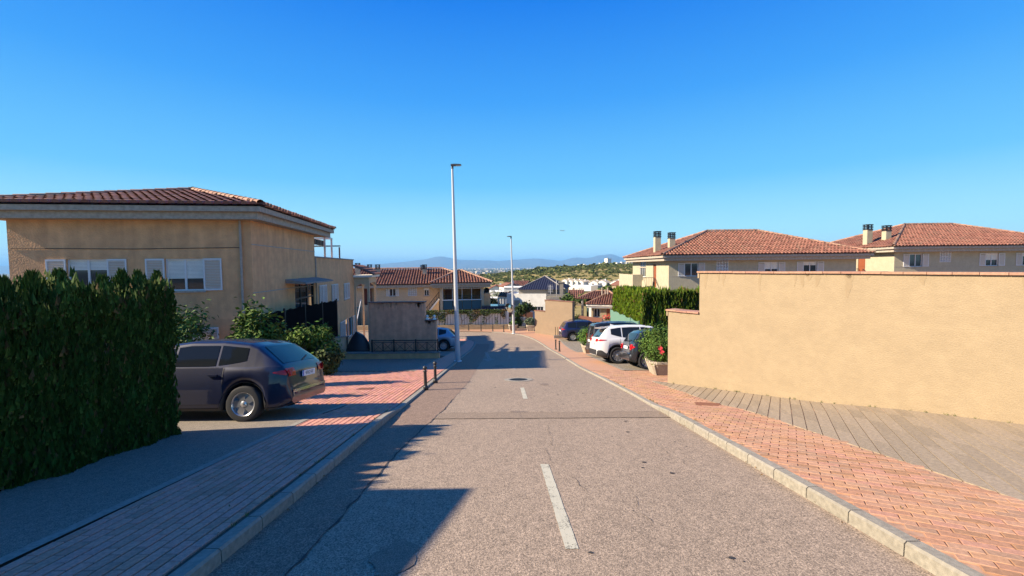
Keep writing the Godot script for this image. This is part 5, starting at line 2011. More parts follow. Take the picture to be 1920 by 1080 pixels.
func planter(label: String, at: Vector3, w: float, h: float, group := "") -> Node3D:
	# tapering square concrete pot with ribbed corners
	var o := thing("street_planter", label, "planter", at, rng.randf_range(-0.15, 0.15), group)
	var rows := []
	for q in [[0.62, -0.03], [0.66, 0.06], [0.9, 0.75], [1.0, 0.86], [1.0, 1.0], [0.88, 1.0], [0.86, 0.9]]:
		var row := PackedVector3Array()
		for k in 16:
			var a := TAU * k / 16.0 + PI / 16
			var r: float = w * 0.5 * q[0] / pow(pow(absf(cos(a)), 6.0) + pow(absf(sin(a)), 6.0), 1.0 / 6.0)
			row.append(Vector3(cos(a) * r, h * q[1], sin(a) * r))
		rows.append(row)
	var mb := MB.new()
	mb.grid(rows, true, false)
	part(o, "pot", mb, M.pot)
	mb = MB.new()
	for k in range(1, 15):
		mb.tri(rows[6][0], rows[6][k], rows[6][k + 1])
	part(o, "soil", mb, M.earth)
	for s in [[-1, -1], [1, -1], [-1, 1], [1, 1]]:
		mb = MB.new()
		var c := Vector3(s[0], 0, s[1]) * w * 0.275
		var c2 := Vector3(s[0], 0, s[1]) * w * 0.40
		mb.bar(c + Vector3(0, 0.0, 0), c2 + Vector3(0, h * 0.8, 0), 0.08, 0.08)
		part(o, "fin", mb, M.pot)
	return o

func greenery() -> void:
	var green := Color(0.075, 0.135, 0.022)
	# the tall hedge of the yellow house: sun and shade put into its leaf colours
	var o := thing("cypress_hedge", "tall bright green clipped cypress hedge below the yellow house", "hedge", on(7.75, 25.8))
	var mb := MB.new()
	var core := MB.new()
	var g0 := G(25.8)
	hedge_run(mb, core, Vector3(0.55, -0.2, 0), Vector3(0.55, G(33.0) - g0 - 0.1, -7.2), 0.27 - g0, -0.02 - G(33.0), 1.1, 34000, Color(0.16, 0.235, 0.018), 0.19)  # road side: leaf colour raised to stand for sunlight
	hedge_run(mb, core, Vector3(0.0, -0.2, -0.55), Vector3(9.5, -0.2, -0.55), 0.25 - g0, 0.30 - g0, 1.1, 34000, Color(0.08, 0.125, 0.015), 0.19)  # front: same hedge, darker leaf colour standing for shade
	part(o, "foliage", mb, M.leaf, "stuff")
	var dark: Material = M.bark
	part(o, "branch_core", core, dark)
	# a row of cypress beside the near parking bay: ragged shadows over kerb and road
	o = thing("cypress_row", "ragged row of young cypress beside the parked navy car", "hedge", on(-5.75, 7.0, 0.12))
	mb = MB.new()
	core = MB.new()
	var solid := MB.new()
	hedge_run(mb, solid, Vector3(0, -0.1, 0.1), Vector3(0, 0.32, 3.3), 2.35, 2.0, 0.75, 60000, Color(0.065, 0.105, 0.02), 0.075)
	part(o, "branch_core", solid, dark)
	for k in 11:
		var c := Vector3(rng.randf_range(-0.12, 0.12), 0.13 * k * 0.31, 0.02 + k * 0.31)
		var hh := rng.randf_range(2.42, 2.62) - 0.026 * k
		for i in 1800:
			var t := pow(rng.randf(), 0.7)
			var a := rng.randf() * TAU
			var r := 0.24 * (1.0 - pow(t, 1.6)) * sqrt(rng.randf()) + 0.012
			var g := rng.randf_range(0.6, 1.4)
			mb.col = Color(0.06 * g, 0.10 * g, 0.018 * g)
			var p := c + Vector3(cos(a) * r, lerpf(0.9, 1.0, t) * hh - (1.0 - t) * 0.5, sin(a) * r)
			var upv := Vector3(cos(a) * 0.3, 1.0, sin(a) * 0.3).normalized()
			var s := rng.randf_range(0.05, 0.10)
			var w := upv.cross(Vector3(rng.randfn(), 0, rng.randfn())).normalized() * s * 0.15
			mb.tri(p - w, p + w, p + upv * s)
		core.tube([c, c + Vector3(0, hh * 0.95, 0)], 0.04, 6, 0.01)
	part(o, "foliage", mb, M.leaf, "stuff")
	part(o, "trunk", core, M.bark)
	# bush at the corner of the bay
	bush("oleander_bush", "big leafy green bush beside the parked navy car", on(-7.45, 16.0, 0.08), Vector3(0.95, 0.90, 0.9), 5200, 0.075, green)
	bush("trailing_bush", "drooping grey green bush spilling onto the brick paving", on(-6.75, 15.7, 0.08), Vector3(0.55, 0.55, 0.55), 2200, 0.07, Color(0.06, 0.09, 0.03))
	# garden plants behind the cream wall
	var gi := 0
	for a in [[-11.0, 14.2, 1.0, 1.3, "round dark shrub against the tan house end wall"], [-12.6, 13.2, 0.9, 1.0, "low pale shrub in the tan house garden"], [-10.8, 11.6, 1.1, 1.15, "wide shrub behind the nearest cream wall end"], [-14.6, 13.6, 1.2, 1.5, "tall shrub at the back corner of the tan house"]]:
		bush("garden_shrub", a[4], on(a[0], a[1]), Vector3(a[2], a[3], a[2]), 2600, 0.085, Color(0.06 + 0.02 * (gi % 2), 0.11 + 0.02 * (gi % 3), 0.025))
		gi += 1
	bush("potted_shrub", "slim shrub between the navy car and the drooping bush", on(-6.7, 10.5, 0.06), Vector3(0.5, 0.85, 0.34), 1500, 0.07, green)
	bush("tall_oleander", "tall upright oleander between the navy car and the cream wall", on(-7.5, 12.8, 0.06), Vector3(0.75, 1.22, 0.5), 3000, 0.085, green)
	# planters with shrubs
	planter("pale concrete planter under the red flowered bush", pav(5.15, 14.75), 1.05, 0.52)
	o = bush("hibiscus_bush", "round glossy bush with red hibiscus flowers beside the sandy wall", pav(5.15, 14.75, 0.42), Vector3(0.76, 0.60, 0.74), 9500, 0.042, Color(0.065, 0.12, 0.022), "bush", "", 150)
	for p in [Vector3(-0.33, 0.62, 0.70), Vector3(-0.29, 0.50, 0.74), Vector3(0.0, 0.55, 0.78)]:
		mb = MB.new()
		for k in 5:
			var a := TAU * k / 5.0
			var q := Basis(Vector3.RIGHT, -0.25) * Vector3(cos(a), sin(a), 0.25)
			var s := Basis(Vector3.RIGHT, -0.25) * Vector3(-sin(a), cos(a), 0)
			mb.quad(p, p + q * 0.05 + s * 0.04, p + q * 0.09, p + q * 0.05 - s * 0.04)
		mb.tube([p, p + Vector3(0, 0, 0.07)], 0.008, 5)
		part(o, "flower", mb, M.petal)
	planter("pale concrete planter under the plain bush behind the black van", pav(4.55, 25.4), 0.95, 0.5)
	bush("planter_bush", "round light green bush beside the back of the black van", pav(4.50, 25.4, 0.40), Vector3(0.62, 0.56, 0.62), 6000, 0.042, Color(0.085, 0.165, 0.03), "bush", "", 130)
	planter("white planter standing behind the far lamp post", pav(0.05, 42.2), 0.95, 0.58)
	bush("planter_plant", "low green plant in the white planter behind lamp post", pav(0.05, 42.2, 0.5), Vector3(0.40, 0.22, 0.40), 500, 0.07, green)
	planter("white planter standing beside the beige wall at the bend", pav(1.80, 41.7), 0.90, 0.58)
	bush("agave", "grey green spiky plant in the planter beside the beige wall", pav(1.75, 41.7, 0.5), Vector3(0.5, 0.36, 0.45), 700, 0.10, Color(0.10, 0.13, 0.075))
	# trees
	tree("fig_tree", "dark flat crowned small tree before the white villa wall", Vector3(1.45, -4.5, -44.2), 2.75, Vector3(1.05, 0.62, 0.8), 1500, 0.12, Color(0.035, 0.06, 0.016), -0.1)
	bush("evergreen_bush", "dark round bush beside the flat crowned tree", Vector3(0.45, -4.5, -44.4), Vector3(0.62, 0.85, 0.5), 1200, 0.09, Color(0.03, 0.065, 0.015))
	tree("garden_tree", "dark green tree between the beige wall and the red roofed house", Vector3(6.35, -5.0, -49.3), 3.7, Vector3(0.95, 1.4, 0.95), 2200, 0.16, Color(0.05, 0.09, 0.02))
	tree("garden_tree", "small round tree in front of the white gables by the hedge", Vector3(26.0, -8.5, -118.0), 5.0, Vector3(2.3, 1.5, 2.0), 900, 0.35, Color(0.06, 0.09, 0.02))
	tree("garden_tree", "dark bushy tree beside the satellite dish", Vector3(-3.0, -5.5, -60.0), 3.1, Vector3(1.3, 1.0, 1.2), 1400, 0.15, Color(0.028, 0.045, 0.014))
	tree("garden_tree", "light green tree above the red roofed house ridge", Vector3(11.8, -6.2, -66.0), 4.0, Vector3(2.2, 1.0, 1.5), 1400, 0.18, Color(0.075, 0.12, 0.03))
	palm("grey green fan palm between the porch wing and white villa", Vector3(-2.55, -6.4, -70.0), 3.9, 1.25, Color(0.16, 0.19, 0.11))
	palm("palm tree beside the stepped white house", Vector3(-1.7, -7.0, -88.0), 3.4, 1.4, Color(0.11, 0.14, 0.07))
	bush("verge_weed", "small weedy plant behind the silver blue car", pav(-4.6, 30.8), Vector3(0.5, 0.5, 0.4), 500, 0.08, green)
	# flowers on the terrace of the low house
	o = bush("terrace_flowers", "pink and white flowers in pots on the bungalow terrace", Vector3(10.3, -3.86, -45.0), Vector3(0.75, 0.24, 0.22), 500, 0.09, Color(0.10, 0.14, 0.05))
	mb = MB.new()
	for k in 160:
		leaf(mb, Vector3(rng.randf_range(-0.9, 0.8), rng.randf_range(0.2, 0.6), rng.randf_range(0.0, 0.3)), 0.07, Vector3(0, 0.4, 1))
	part(o, "blossom", mb, M.petal, "stuff")
	# dark hedging round the white villa
	for a in [[-3.6, 57.0, 1.0, 0.8, "clipped dark hedge block below the satellite dish"], [6.9, 46.5, 0.6, 0.9, "dark shrub behind the beige wall at the bend"]]:
		bush("dark_shrub", a[4], Vector3(a[0], -5.2, -a[1]), Vector3(a[2], a[3], a[2]), 1200, 0.12, Color(0.03, 0.055, 0.015))

# ---------------------------------------------------------------- cars
# A car runs along local x from its tail (0) to its nose (L), z is its right side, y up from the ground.
class Car:
	var top := []          # silhouette of hood, screens and roof [x, y]
	var L := 4.4
	var W := 0.9           # half width
	var belt := 1.0
	var sill := 0.22
	var axles := [0.8, 3.4]
	var r := 0.33
	var tumble := 0.30
	func lutf(t: Array, x: float) -> float:
		if x <= t[0][0]:
			return t[0][1]
		for i in range(1, t.size()):
			if x <= t[i][0]:
				return lerpf(t[i - 1][1], t[i][1], (x - t[i - 1][0]) / maxf(1e-6, t[i][0] - t[i - 1][0]))
		return t[-1][1]
	func T(x: float) -> float:
		return lutf(top, x)
	func wide(x: float) -> float:
		var k := 1.0
		if x < 0.55:
			k -= 0.20 * pow((0.55 - x) / 0.55, 2.6)
		if x > L - 0.9:
			k -= 0.28 * pow((x - L + 0.9) / 0.9, 2.4)
		return W * k
	func bottom(x: float) -> float:
		var y := sill
		if x < 0.5:
			y += 0.10 * pow((0.5 - x) / 0.5, 2.0)
		if x > L - 0.5:
			y += 0.06
		for a in axles:
			var dx := absf(x - a)
			var R := r + 0.055
			if dx < R:
				y = maxf(y, r + sqrt(R * R - dx * dx))
		return y
	func section(x: float) -> Array:      # (z, y) from the middle of the floor up over the side to the middle of the roof
		var t := T(x)
		var w := wide(x)
		var yb := minf(bottom(x), t - 0.12)
		var b := minf(belt, t - 0.07)
		b = maxf(b, yb + 0.05)
		var cab := clampf((t - b - 0.07) / 0.25, 0.0, 1.0)
		var wr := w * 0.915 - tumble * maxf(0.0, t - b - 0.07)
		return [Vector2(0, yb), Vector2(w * 0.90, yb), Vector2(w * 0.965, yb + minf(0.07, (b - yb) * 0.3)), Vector2(w, lerpf(yb, b, 0.48)), Vector2(w * 0.99, lerpf(yb, b, 0.80)), Vector2(w * 0.955, b),
			Vector2(w * 0.925, b + 0.015), Vector2(wr, lerpf(t - 0.045, t - 0.085, cab)), Vector2(wr * 0.94, t - 0.03), Vector2(wr * 0.62, t - 0.004), Vector2(0, t + 0.008)]
	func side_z(x: float, y: float) -> float:
		var s := section(x)
		for i in range(1, 8):
			if y <= s[i + 1].y or i == 7:
				var k := clampf((y - s[i].y) / maxf(1e-5, s[i + 1].y - s[i].y), 0, 1)
				return lerpf(s[i].x, s[i + 1].x, k)
		return s[7].x
	func tail_x(y: float) -> float:
		for i in range(1, top.size()):
			if y <= top[i][1]:
				return lerpf(top[i - 1][0], top[i][0], clampf((y - top[i - 1][1]) / maxf(1e-6, top[i][1] - top[i - 1][1]), 0, 1))
		return 0.4
	func nose_x(y: float) -> float:
		for i in range(top.size() - 2, 0, -1):
			if y <= top[i][1]:
				return lerpf(top[i + 1][0], top[i][0], clampf((y - top[i + 1][1]) / maxf(1e-6, top[i][1] - top[i + 1][1]), 0, 1))
		return L - 0.5
	func round_x(y: float, z: float) -> float:     # how far the tail curves forward towards the side
		var w := wide(tail_x(y))
		return 0.16 * pow(clampf(absf(z) / maxf(0.1, w), 0, 1), 5.0)

func car_body(c: Car) -> MB:
	var xs := [0.0, 0.015, 0.03, 0.05]
	var x := 0.08
	while x < c.L - 0.05:
		xs.append(x)
		x += 0.055
	for p in c.top:
		xs.append(p[0])
	xs.append_array([c.L - 0.04, c.L - 0.015, c.L])
	xs.sort()
	var rows := []
	var last := -1.0
	for q in xs:
		if q - last < 0.008:
			continue
		last = q
		var s := c.section(q)
		var row := PackedVector3Array()
		for i in s.size():
			row.append(Vector3(q, s[i].y, s[i].x))
		for i in range(s.size() - 2, 0, -1):
			row.append(Vector3(q, s[i].y, -s[i].x))
		rows.append(row)
	var mb := MB.new()
	mb.grid(rows, true)
	for e in [0, rows.size() - 1]:
		var m := Vector3(rows[e][0].x, 0.45, 0)
		for k in rows[e].size():
			mb.tri(m, rows[e][k], rows[e][(k + 1) % rows[e].size()])
	return mb

func side_patch(mb: MB, c: Car, x0: float, x1: float, lo: Callable, hi: Callable, off: float, side: float, n := 10) -> void:
	var rows := []
	for i in n + 1:
		var x := lerpf(x0, x1, float(i) / n)
		var a: float = lo.call(x)
		var b: float = maxf(a + 0.002, hi.call(x))
		var row := PackedVector3Array()
		for k in 5:
			var y := lerpf(a, b, k / 4.0)
			row.append(Vector3(x, y, side * (c.side_z(x, y) + off)))
		rows.append(row)
	mb.grid(rows)

func tail_patch(mb: MB, c: Car, z0: Callable, z1: Callable, y0: float, y1: float, off: float, nose := false, n := 6) -> void:
	var rows := []
	for i in n + 1:
		var y := lerpf(y0, y1, float(i) / n)
		var row := PackedVector3Array()
		for k in 13:
			var z := lerpf(z0.call(y), z1.call(y), k / 12.0)
			var dip := 0.05 * pow(clampf(absf(z) / c.W, 0, 1), 3.0)
			var x := c.tail_x(y + dip) - off if not nose else c.nose_x(y + dip) + off
			row.append(Vector3(x, y, z))
		rows.append(row)
	mb.grid(rows)

func wheel(parent: Node, at: Vector3, r: float, out: float, spokes: int, rim_m: Material) -> void:
	var w := Node3D.new()
	w.name = "wheel"
	parent.add_child(w, true)
	w.position = at
	var b := Basis(Vector3.RIGHT, PI / 2)
	var mb := MB.new()
	mb.lathe([Vector2(r * 0.66, -0.10), Vector2(r * 0.9, -0.105), Vector2(r * 0.985, -0.085), Vector2(r, -0.05), Vector2(r, 0.05), Vector2(r * 0.985, 0.085), Vector2(r * 0.9, 0.105), Vector2(r * 0.66, 0.10), Vector2(r * 0.66, -0.10)], 30, Vector3.ZERO, b)
	part(w, "tyre", mb, M.tyre)
	mb = MB.new()
	mb.lathe([Vector2(r * 0.67, 0.0), Vector2(0.0, 0.0)], 24, Vector3(0, 0, out * 0.02), b)
	part(w, "brake_disc", mb, M.brake)
	mb = MB.new()
	mb.lathe([Vector2(r * 0.68, -0.095), Vector2(r * 0.68, 0.095), Vector2(r * 0.62, 0.09), Vector2(r * 0.60, -0.09), Vector2(r * 0.68, -0.095)], 30, Vector3.ZERO, b)
	for k in spokes:
		var a := TAU * k / spokes
		var d := Vector3(cos(a), sin(a), 0)
		var s := Vector3(-sin(a), cos(a), 0)
		var z := Vector3(0, 0, out * 0.075)
		var wi := r * 1.25 / spokes
		mb.quad(d * r * 0.1 - s * wi * 0.6 + z, d * r * 0.1 + s * wi * 0.6 + z, d * r * 0.63 + s * wi * 0.8 + z, d * r * 0.63 - s * wi * 0.8 + z)
		for g in [-1.0, 1.0]:
			mb.quad(d * r * 0.1 + s * wi * 0.6 * g + z, d * r * 0.63 + s * wi * 0.8 * g + z, d * r * 0.63 + s * wi * 0.8 * g + z * 0.3, d * r * 0.1 + s * wi * 0.6 * g + z * 0.3)
	mb.lathe([Vector2(r * 0.17, 0.0), Vector2(r * 0.17, 0.012), Vector2(0.0, 0.02)], 14, Vector3(0, 0, out * 0.07), Basis(Vector3.RIGHT, PI / 2 * out))
	part(w, "rim", mb, rim_m)

func car(nm: String, label: String, cat: String, at: Vector3, yaw: float, c: Car, paint: Material, o: Dictionary) -> Node3D:
	var t := thing(nm, label, cat, at)
	t.transform = Transform3D(tilted(yaw, -at.z), at)
	part(t, "body", car_body(c), paint)
	var A: float = c.axles[0]
	var B: float = c.axles[1]
	for ax in c.axles:
		for s in [-1.0, 1.0]:
			wheel(t, Vector3(ax, c.r, s * (c.W - 0.125)), c.r, s, o.get("spokes", 5), o.get("rim", M.rim))
	# dark liners fill the arches, under the floor
	var mb := MB.new()
	mb.span(Vector3(0.35, 0.24, -c.W * 0.7), Vector3(c.L - 0.35, 0.34, c.W * 0.7))
	for ax in c.axles:
		mb.span(Vector3(ax - c.r - 0.02, 0.3, -c.W * 0.62), Vector3(ax + c.r + 0.02, c.r * 2 + 0.03, c.W * 0.62))
	part(t, "underbody", mb, M.black_plastic)
	# lower cladding and arch lips
	var lipf := func(x: float) -> float:
		var y := c.sill + float(o.get("cladding", 0.06)) + float(o.get("skirt", 0.0)) * clampf((0.5 - x) / 0.3, 0, 1)
		for ax in c.axles:
			var dx := absf(x - ax)
			var R := c.r + 0.055 + float(o.get("lip", 0.02))
			if dx < R:
				y = maxf(y, c.r + sqrt(R * R - dx * dx))
		return maxf(y, c.bottom(x) + 0.015)
	mb = MB.new()
	for s in [-1.0, 1.0]:
		side_patch(mb, c, 0.01, c.L - 0.15, func(x): return c.bottom(x) + 0.003, lipf, 0.012, s, 80)
	part(t, "cladding", mb, M.black_plastic)
	# side glass
	var w0: float = o.win[0]
	var w1: float = o.win[1]
	for s in [-1.0, 1.0]:
		var cuts: Array = o.win
		for k in cuts.size() - 1:
			mb = MB.new()
			var lowf := func(x: float) -> float:
				return c.belt + 0.025 + float(o.get("kick", 0.0)) * pow(clampf((w0 + 0.75 - x) / 0.75, 0, 1), 1.6)
			var highf := func(x: float) -> float:
				var e := c.T(x) - 0.105
				var rear := lerpf(c.belt + 0.05 + float(o.get("kick", 0.0)), 9.0, clampf((x - w0) / float(o.get("rake", 0.3)), 0, 1)) if x < w0 + 0.3 else 9.0
				return minf(e, minf(rear, c.T(w0 + 0.9) - 0.095))
			side_patch(mb, c, cuts[k] + 0.025, cuts[k + 1] - 0.025, lowf, highf, 0.006, s, 14)
			part(t, "side_window", mb, M.car_glass)
	# doors and handles
	var dcut: Array = o.doors
	for s in [-1.0, 1.0]:
		for k in dcut.size() - 1:
			mb = MB.new()
			side_patch(mb, c, dcut[k] + 0.006, dcut[k + 1] - 0.006, func(x): return maxf(c.sill + 0.13, lipf.call(x) + 0.02), func(_x): return c.belt - 0.005, 0.005, s, 16)
			var dr := part(t, "door", mb, paint)
			mb = MB.new()
			var hx: float = dcut[k] + 0.17
			mb.box(Vector3(hx, c.belt - 0.13, s * (c.side_z(hx, c.belt - 0.13) + 0.025)), Vector3(0.17, 0.032, 0.03))
			part(dr, "handle", mb, paint)
			mb = MB.new()
			for e in [dcut[k], dcut[k + 1]]:
				side_patch(mb, c, e - 0.005, e + 0.005, func(x): return maxf(c.sill + 0.13, lipf.call(x) + 0.02), func(_x): return c.belt, 0.0065, s, 1)
			part(dr, "door_seam", mb, M.black_plastic)
	# rear screen, windscreen
	var rs: Array = o.rear_glass
	mb = MB.new()
	tail_patch(mb, c, func(y): return -lerpf(rs[2], rs[3], (y - rs[0]) / (rs[1] - rs[0])), func(y): return lerpf(rs[2], rs[3], (y - rs[0]) / (rs[1] - rs[0])), rs[0], rs[1], 0.012)
	part(t, "rear_window", mb, M.car_glass)
	var fs: Array = o.front_glass
	mb = MB.new()
	tail_patch(mb, c, func(y): return -lerpf(fs[2], fs[3], (y - fs[0]) / (fs[1] - fs[0])), func(y): return lerpf(fs[2], fs[3], (y - fs[0]) / (fs[1] - fs[0])), fs[0], fs[1], 0.012, true)
	part(t, "windscreen", mb, M.car_glass)
	# lamps
	var tl: Array = o.tail     # y0, y1, inner z, reach along the side
	for s in [-1.0, 1.0]:
		mb = MB.new()
		tail_patch(mb, c, func(_y): return s * tl[2], func(y): return s * (c.wide(c.tail_x(y)) * 0.955), tl[0], tl[1], 0.014)
		side_patch(mb, c, 0.04, tl[3], func(x): return lerpf(tl[0], (tl[0] + tl[1]) / 2, x / tl[3]), func(x): return lerpf(tl[1], (tl[0] + tl[1]) / 2 + 0.015, x / tl[3]), 0.012, s, 8)
		part(t, "tail_light", mb, M.red_lens)
		mb = MB.new()
		side_patch(mb, c, c.L - 0.42, c.L - 0.1, func(_x): return c.T(c.L - 0.3) - 0.22, func(_x): return c.T(c.L - 0.3) - 0.10, 0.012, s, 6)
		part(t, "headlight", mb, M.clear_lens)
		mb = MB.new()
		var mx: float = o.win[o.win.size() - 1] - 0.12
		mb.lathe([Vector2(0, -0.07), Vector2(0.07, -0.05), Vector2(0.085, 0.0), Vector2(0.07, 0.05), Vector2(0, 0.07)], 12, Vector3(mx, c.belt + 0.07, s * (c.W + 0.09)), Basis().scaled(Vector3(0.9, 1.0, 1.5)))
		part(t, "wing_mirror", mb, o.get("mirror", paint))
	# bumper insert, number plate
	mb = MB.new()
	var bi: Array = o.get("bumper", [0.36, 0.46])
	tail_patch(mb, c, func(y): return -c.wide(c.tail_x(y)) * 0.95, func(y): return c.wide(c.tail_x(y)) * 0.95, bi[0], bi[1], 0.014)
	part(t, "bumper_insert", mb, o.get("bumper_m", M.black_plastic))
	var py: float = o.get("plate_y", 0.78)
	var px := c.tail_x(py) - 0.03
	mb = MB.new()
	mb.span(Vector3(px - 0.006, py - 0.055, -0.26), Vector3(px + 0.006, py + 0.055, 0.26))
	var pl := part(t, "number_plate", mb, M.plate)
	mb = MB.new()
	mb.span(Vector3(px - 0.008, py - 0.054, -0.259), Vector3(px - 0.0062, py + 0.054, -0.215))
	part(pl, "plate_band", mb, M.plate_blue)
	if o.has("plate"):
		var tm := TextMesh.new()
		tm.text = o.plate
		var f := SystemFont.new()
		f.font_names = PackedStringArray(["Droid Sans"])
		tm.font = f
		tm.font_size = 16
		tm.pixel_size = 0.0054
		tm.depth = 0.002
		var to := piece(pl, "plate_lettering", tm, M.ink)
		to.transform = Transform3D(Basis(Vector3.UP, -PI / 2), Vector3(px - 0.0085, py, 0.02))
	if o.get("rails", false):
		for s in [-1.0, 1.0]:
			mb = MB.new()
			var ra: float = o.win[0] + 0.35
			var rb: float = o.win[o.win.size() - 1] - 0.75
			var pts := []
			for i in 8:
				var x := lerpf(ra, rb, i / 7.0)
				pts.append(Vector3(x, c.T(x) + (0.03 if i > 0 and i < 7 else -0.02), s * c.section(x)[8].x))
			mb.tube(pts, 0.018, 6)
			part(t, "roof_rail", mb, o.get("rail_m", M.black_plastic))
	if o.get("fin", false):
		mb = MB.new()
		mb.prism(PackedVector2Array([Vector2(o.win[0] + 0.2, c.T(o.win[0] + 0.3) - 0.01), Vector2(o.win[0] + 0.42, c.T(o.win[0] + 0.4) - 0.01), Vector2(o.win[0] + 0.22, c.T(o.win[0] + 0.3) + 0.075)]), -0.02, 0.02)
		part(t, "aerial_fin", mb, paint)
	if o.has("spoiler"):
		mb = MB.new()
		var sp: Array = o.spoiler     # x, y, half width
		mb.prism(PackedVector2Array([Vector2(sp[0] - 0.16, sp[1] - 0.02), Vector2(sp[0] + 0.2, sp[1] + 0.035), Vector2(sp[0] + 0.2, sp[1] + 0.0), Vector2(sp[0] - 0.14, sp[1] - 0.05)]), -sp[2], sp[2])
		part(t, "spoiler", mb, paint)
	mb = MB.new()
	var wy: float = rs[0] + 0.02
	mb.bar(Vector3(c.tail_x(wy) - 0.035, wy, 0.02), Vector3(c.tail_x(wy + 0.06) - 0.035, wy + 0.06, 0.36), 0.02, 0.02)
	part(t, "rear_wiper", mb, M.black_plastic)
	return t

func vehicles() -> void:
	# white crossover
	var c := Car.new()
	c.L = 4.5; c.W = 0.92; c.belt = 1.08; c.sill = 0.25; c.axles = [0.90, 3.58]; c.r = 0.355
	c.top = [[0.0, 0.52], [0.02, 0.74], [0.05, 0.98], [0.10, 1.10], [0.46, 1.50], [0.60, 1.585], [1.0, 1.645], [1.5, 1.67], [2.1, 1.665], [2.5, 1.61], [3.35, 1.14], [3.5, 1.09], [4.1, 0.97], [4.35, 0.86], [4.46, 0.7], [4.5, 0.45]]
	car("white_crossover", "white crossover with black wheel arches parked between grey and black cars", "car", pav(3.62, 19.35, 0.012), deg_to_rad(2.0), c, M.paint_white, {"win": [0.62, 1.12, 1.95, 3.05], "kick": 0.16, "rake": 0.26, "doors": [1.02, 1.98, 3.1], "rear_glass": [1.13, 1.46, 0.70, 0.58], "front_glass": [1.16, 1.56, 0.72, 0.60], "tail": [0.95, 1.07, 0.42, 0.42], "cladding": 0.11, "lip": 0.06, "skirt": 0.22, "spokes": 10, "fin": true, "spoiler": [0.40, 1.555, 0.62], "bumper": [0.37, 0.60], "plate_y": 0.86, "mirror": M.paint_white})
	# grey hatchback, older
	c = Car.new()
	c.L = 3.9; c.W = 0.84; c.belt = 0.98; c.sill = 0.22; c.axles = [0.62, 3.05]; c.r = 0.31
	c.top = [[0.0, 0.50], [0.01, 0.60], [0.06, 0.62], [0.10, 0.85], [0.16, 1.0], [0.42, 1.36], [0.58, 1.45], [1.0, 1.50], [1.7, 1.505], [2.1, 1.46], [2.85, 1.03], [3.0, 0.98], [3.6, 0.86], [3.8, 0.74], [3.9, 0.45]]
	car("grey_hatchback", "dark grey rounded hatchback with dusty bumper beside the flowered bush", "car", pav(4.42, 16.95, 0.012), deg_to_rad(2.0), c, M.paint_grey, {"win": [0.60, 1.2, 2.2, 2.72], "kick": 0.06, "rake": 0.2, "doors": [1.15, 2.65], "rear_glass": [1.02, 1.34, 0.62, 0.52], "front_glass": [1.06, 1.42, 0.66, 0.55], "tail": [0.72, 0.93, 0.50, 0.20], "cladding": 0.05, "spokes": 7, "plate_y": 0.80, "bumper": [0.52, 0.61], "bumper_m": M.paint_grey})
	# black van
	c = Car.new()
	c.L = 4.35; c.W = 0.90; c.belt = 1.12; c.sill = 0.24; c.axles = [0.75, 3.42]; c.r = 0.33; c.tumble = 0.14
	c.top = [[0.0, 0.50], [0.012, 0.62], [0.06, 0.66], [0.08, 1.05], [0.18, 1.60], [0.26, 1.72], [0.5, 1.77], [1.4, 1.79], [2.2, 1.76], [2.6, 1.66], [3.3, 1.18], [3.5, 1.12], [4.05, 0.98], [4.25, 0.84], [4.35, 0.5]]
	car("black_van", "boxy black van with roof rails beside the white crossover", "car", pav(4.02, 22.75, 0.012), deg_to_rad(2.0), c, M.paint_black, {"win": [0.42, 1.3, 2.2, 3.15], "rake": 0.12, "doors": [1.3, 2.2, 3.15], "rear_glass": [1.16, 1.58, 0.68, 0.62], "front_glass": [1.2, 1.62, 0.74, 0.64], "tail": [0.86, 1.18, 0.68, 0.10], "cladding": 0.1, "spokes": 6, "rails": true, "rail_m": M.chrome, "plate_y": 0.83, "bumper": [0.52, 0.64]})
	# dark blue estate-like suv at the bend
	c = Car.new()
	c.L = 4.6; c.W = 0.92; c.belt = 1.04; c.sill = 0.25; c.axles = [0.86, 3.62]; c.r = 0.335
	c.top = [[0.0, 0.50], [0.02, 0.74], [0.06, 1.0], [0.12, 1.10], [0.38, 1.48], [0.5, 1.56], [1.0, 1.62], [1.8, 1.64], [2.4, 1.60], [3.3, 1.12], [3.5, 1.07], [4.2, 0.96], [4.45, 0.84], [4.6, 0.5]]
	car("blue_suv", "dark blue sport utility car parked by the beige wall at the bend", "car", pav(3.95, 35.6, 0.012), deg_to_rad(4.0), c, M.paint_deep_blue, {"win": [0.48, 1.2, 2.1, 3.1], "kick": 0.05, "rake": 0.18, "doors": [1.18, 2.1, 3.15], "rear_glass": [1.12, 1.46, 0.70, 0.60], "front_glass": [1.14, 1.54, 0.74, 0.62], "tail": [0.90, 1.03, 0.45, 0.25], "cladding": 0.08, "lip": 0.04, "spokes": 9, "rails": true, "plate_y": 0.8, "bumper": [0.52, 0.66]})
	# silver blue suv behind the stepped wall
	c = Car.new()
	c.L = 4.4; c.W = 0.90; c.belt = 1.0; c.sill = 0.24; c.axles = [0.84, 3.5]; c.r = 0.34
	c.top = [[0.0, 0.50], [0.02, 0.72], [0.06, 0.92], [0.14, 1.02], [0.55, 1.40], [0.68, 1.48], [1.1, 1.54], [1.8, 1.56], [2.3, 1.51], [3.2, 1.06], [3.4, 1.0], [4.0, 0.90], [4.25, 0.78], [4.4, 0.5]]
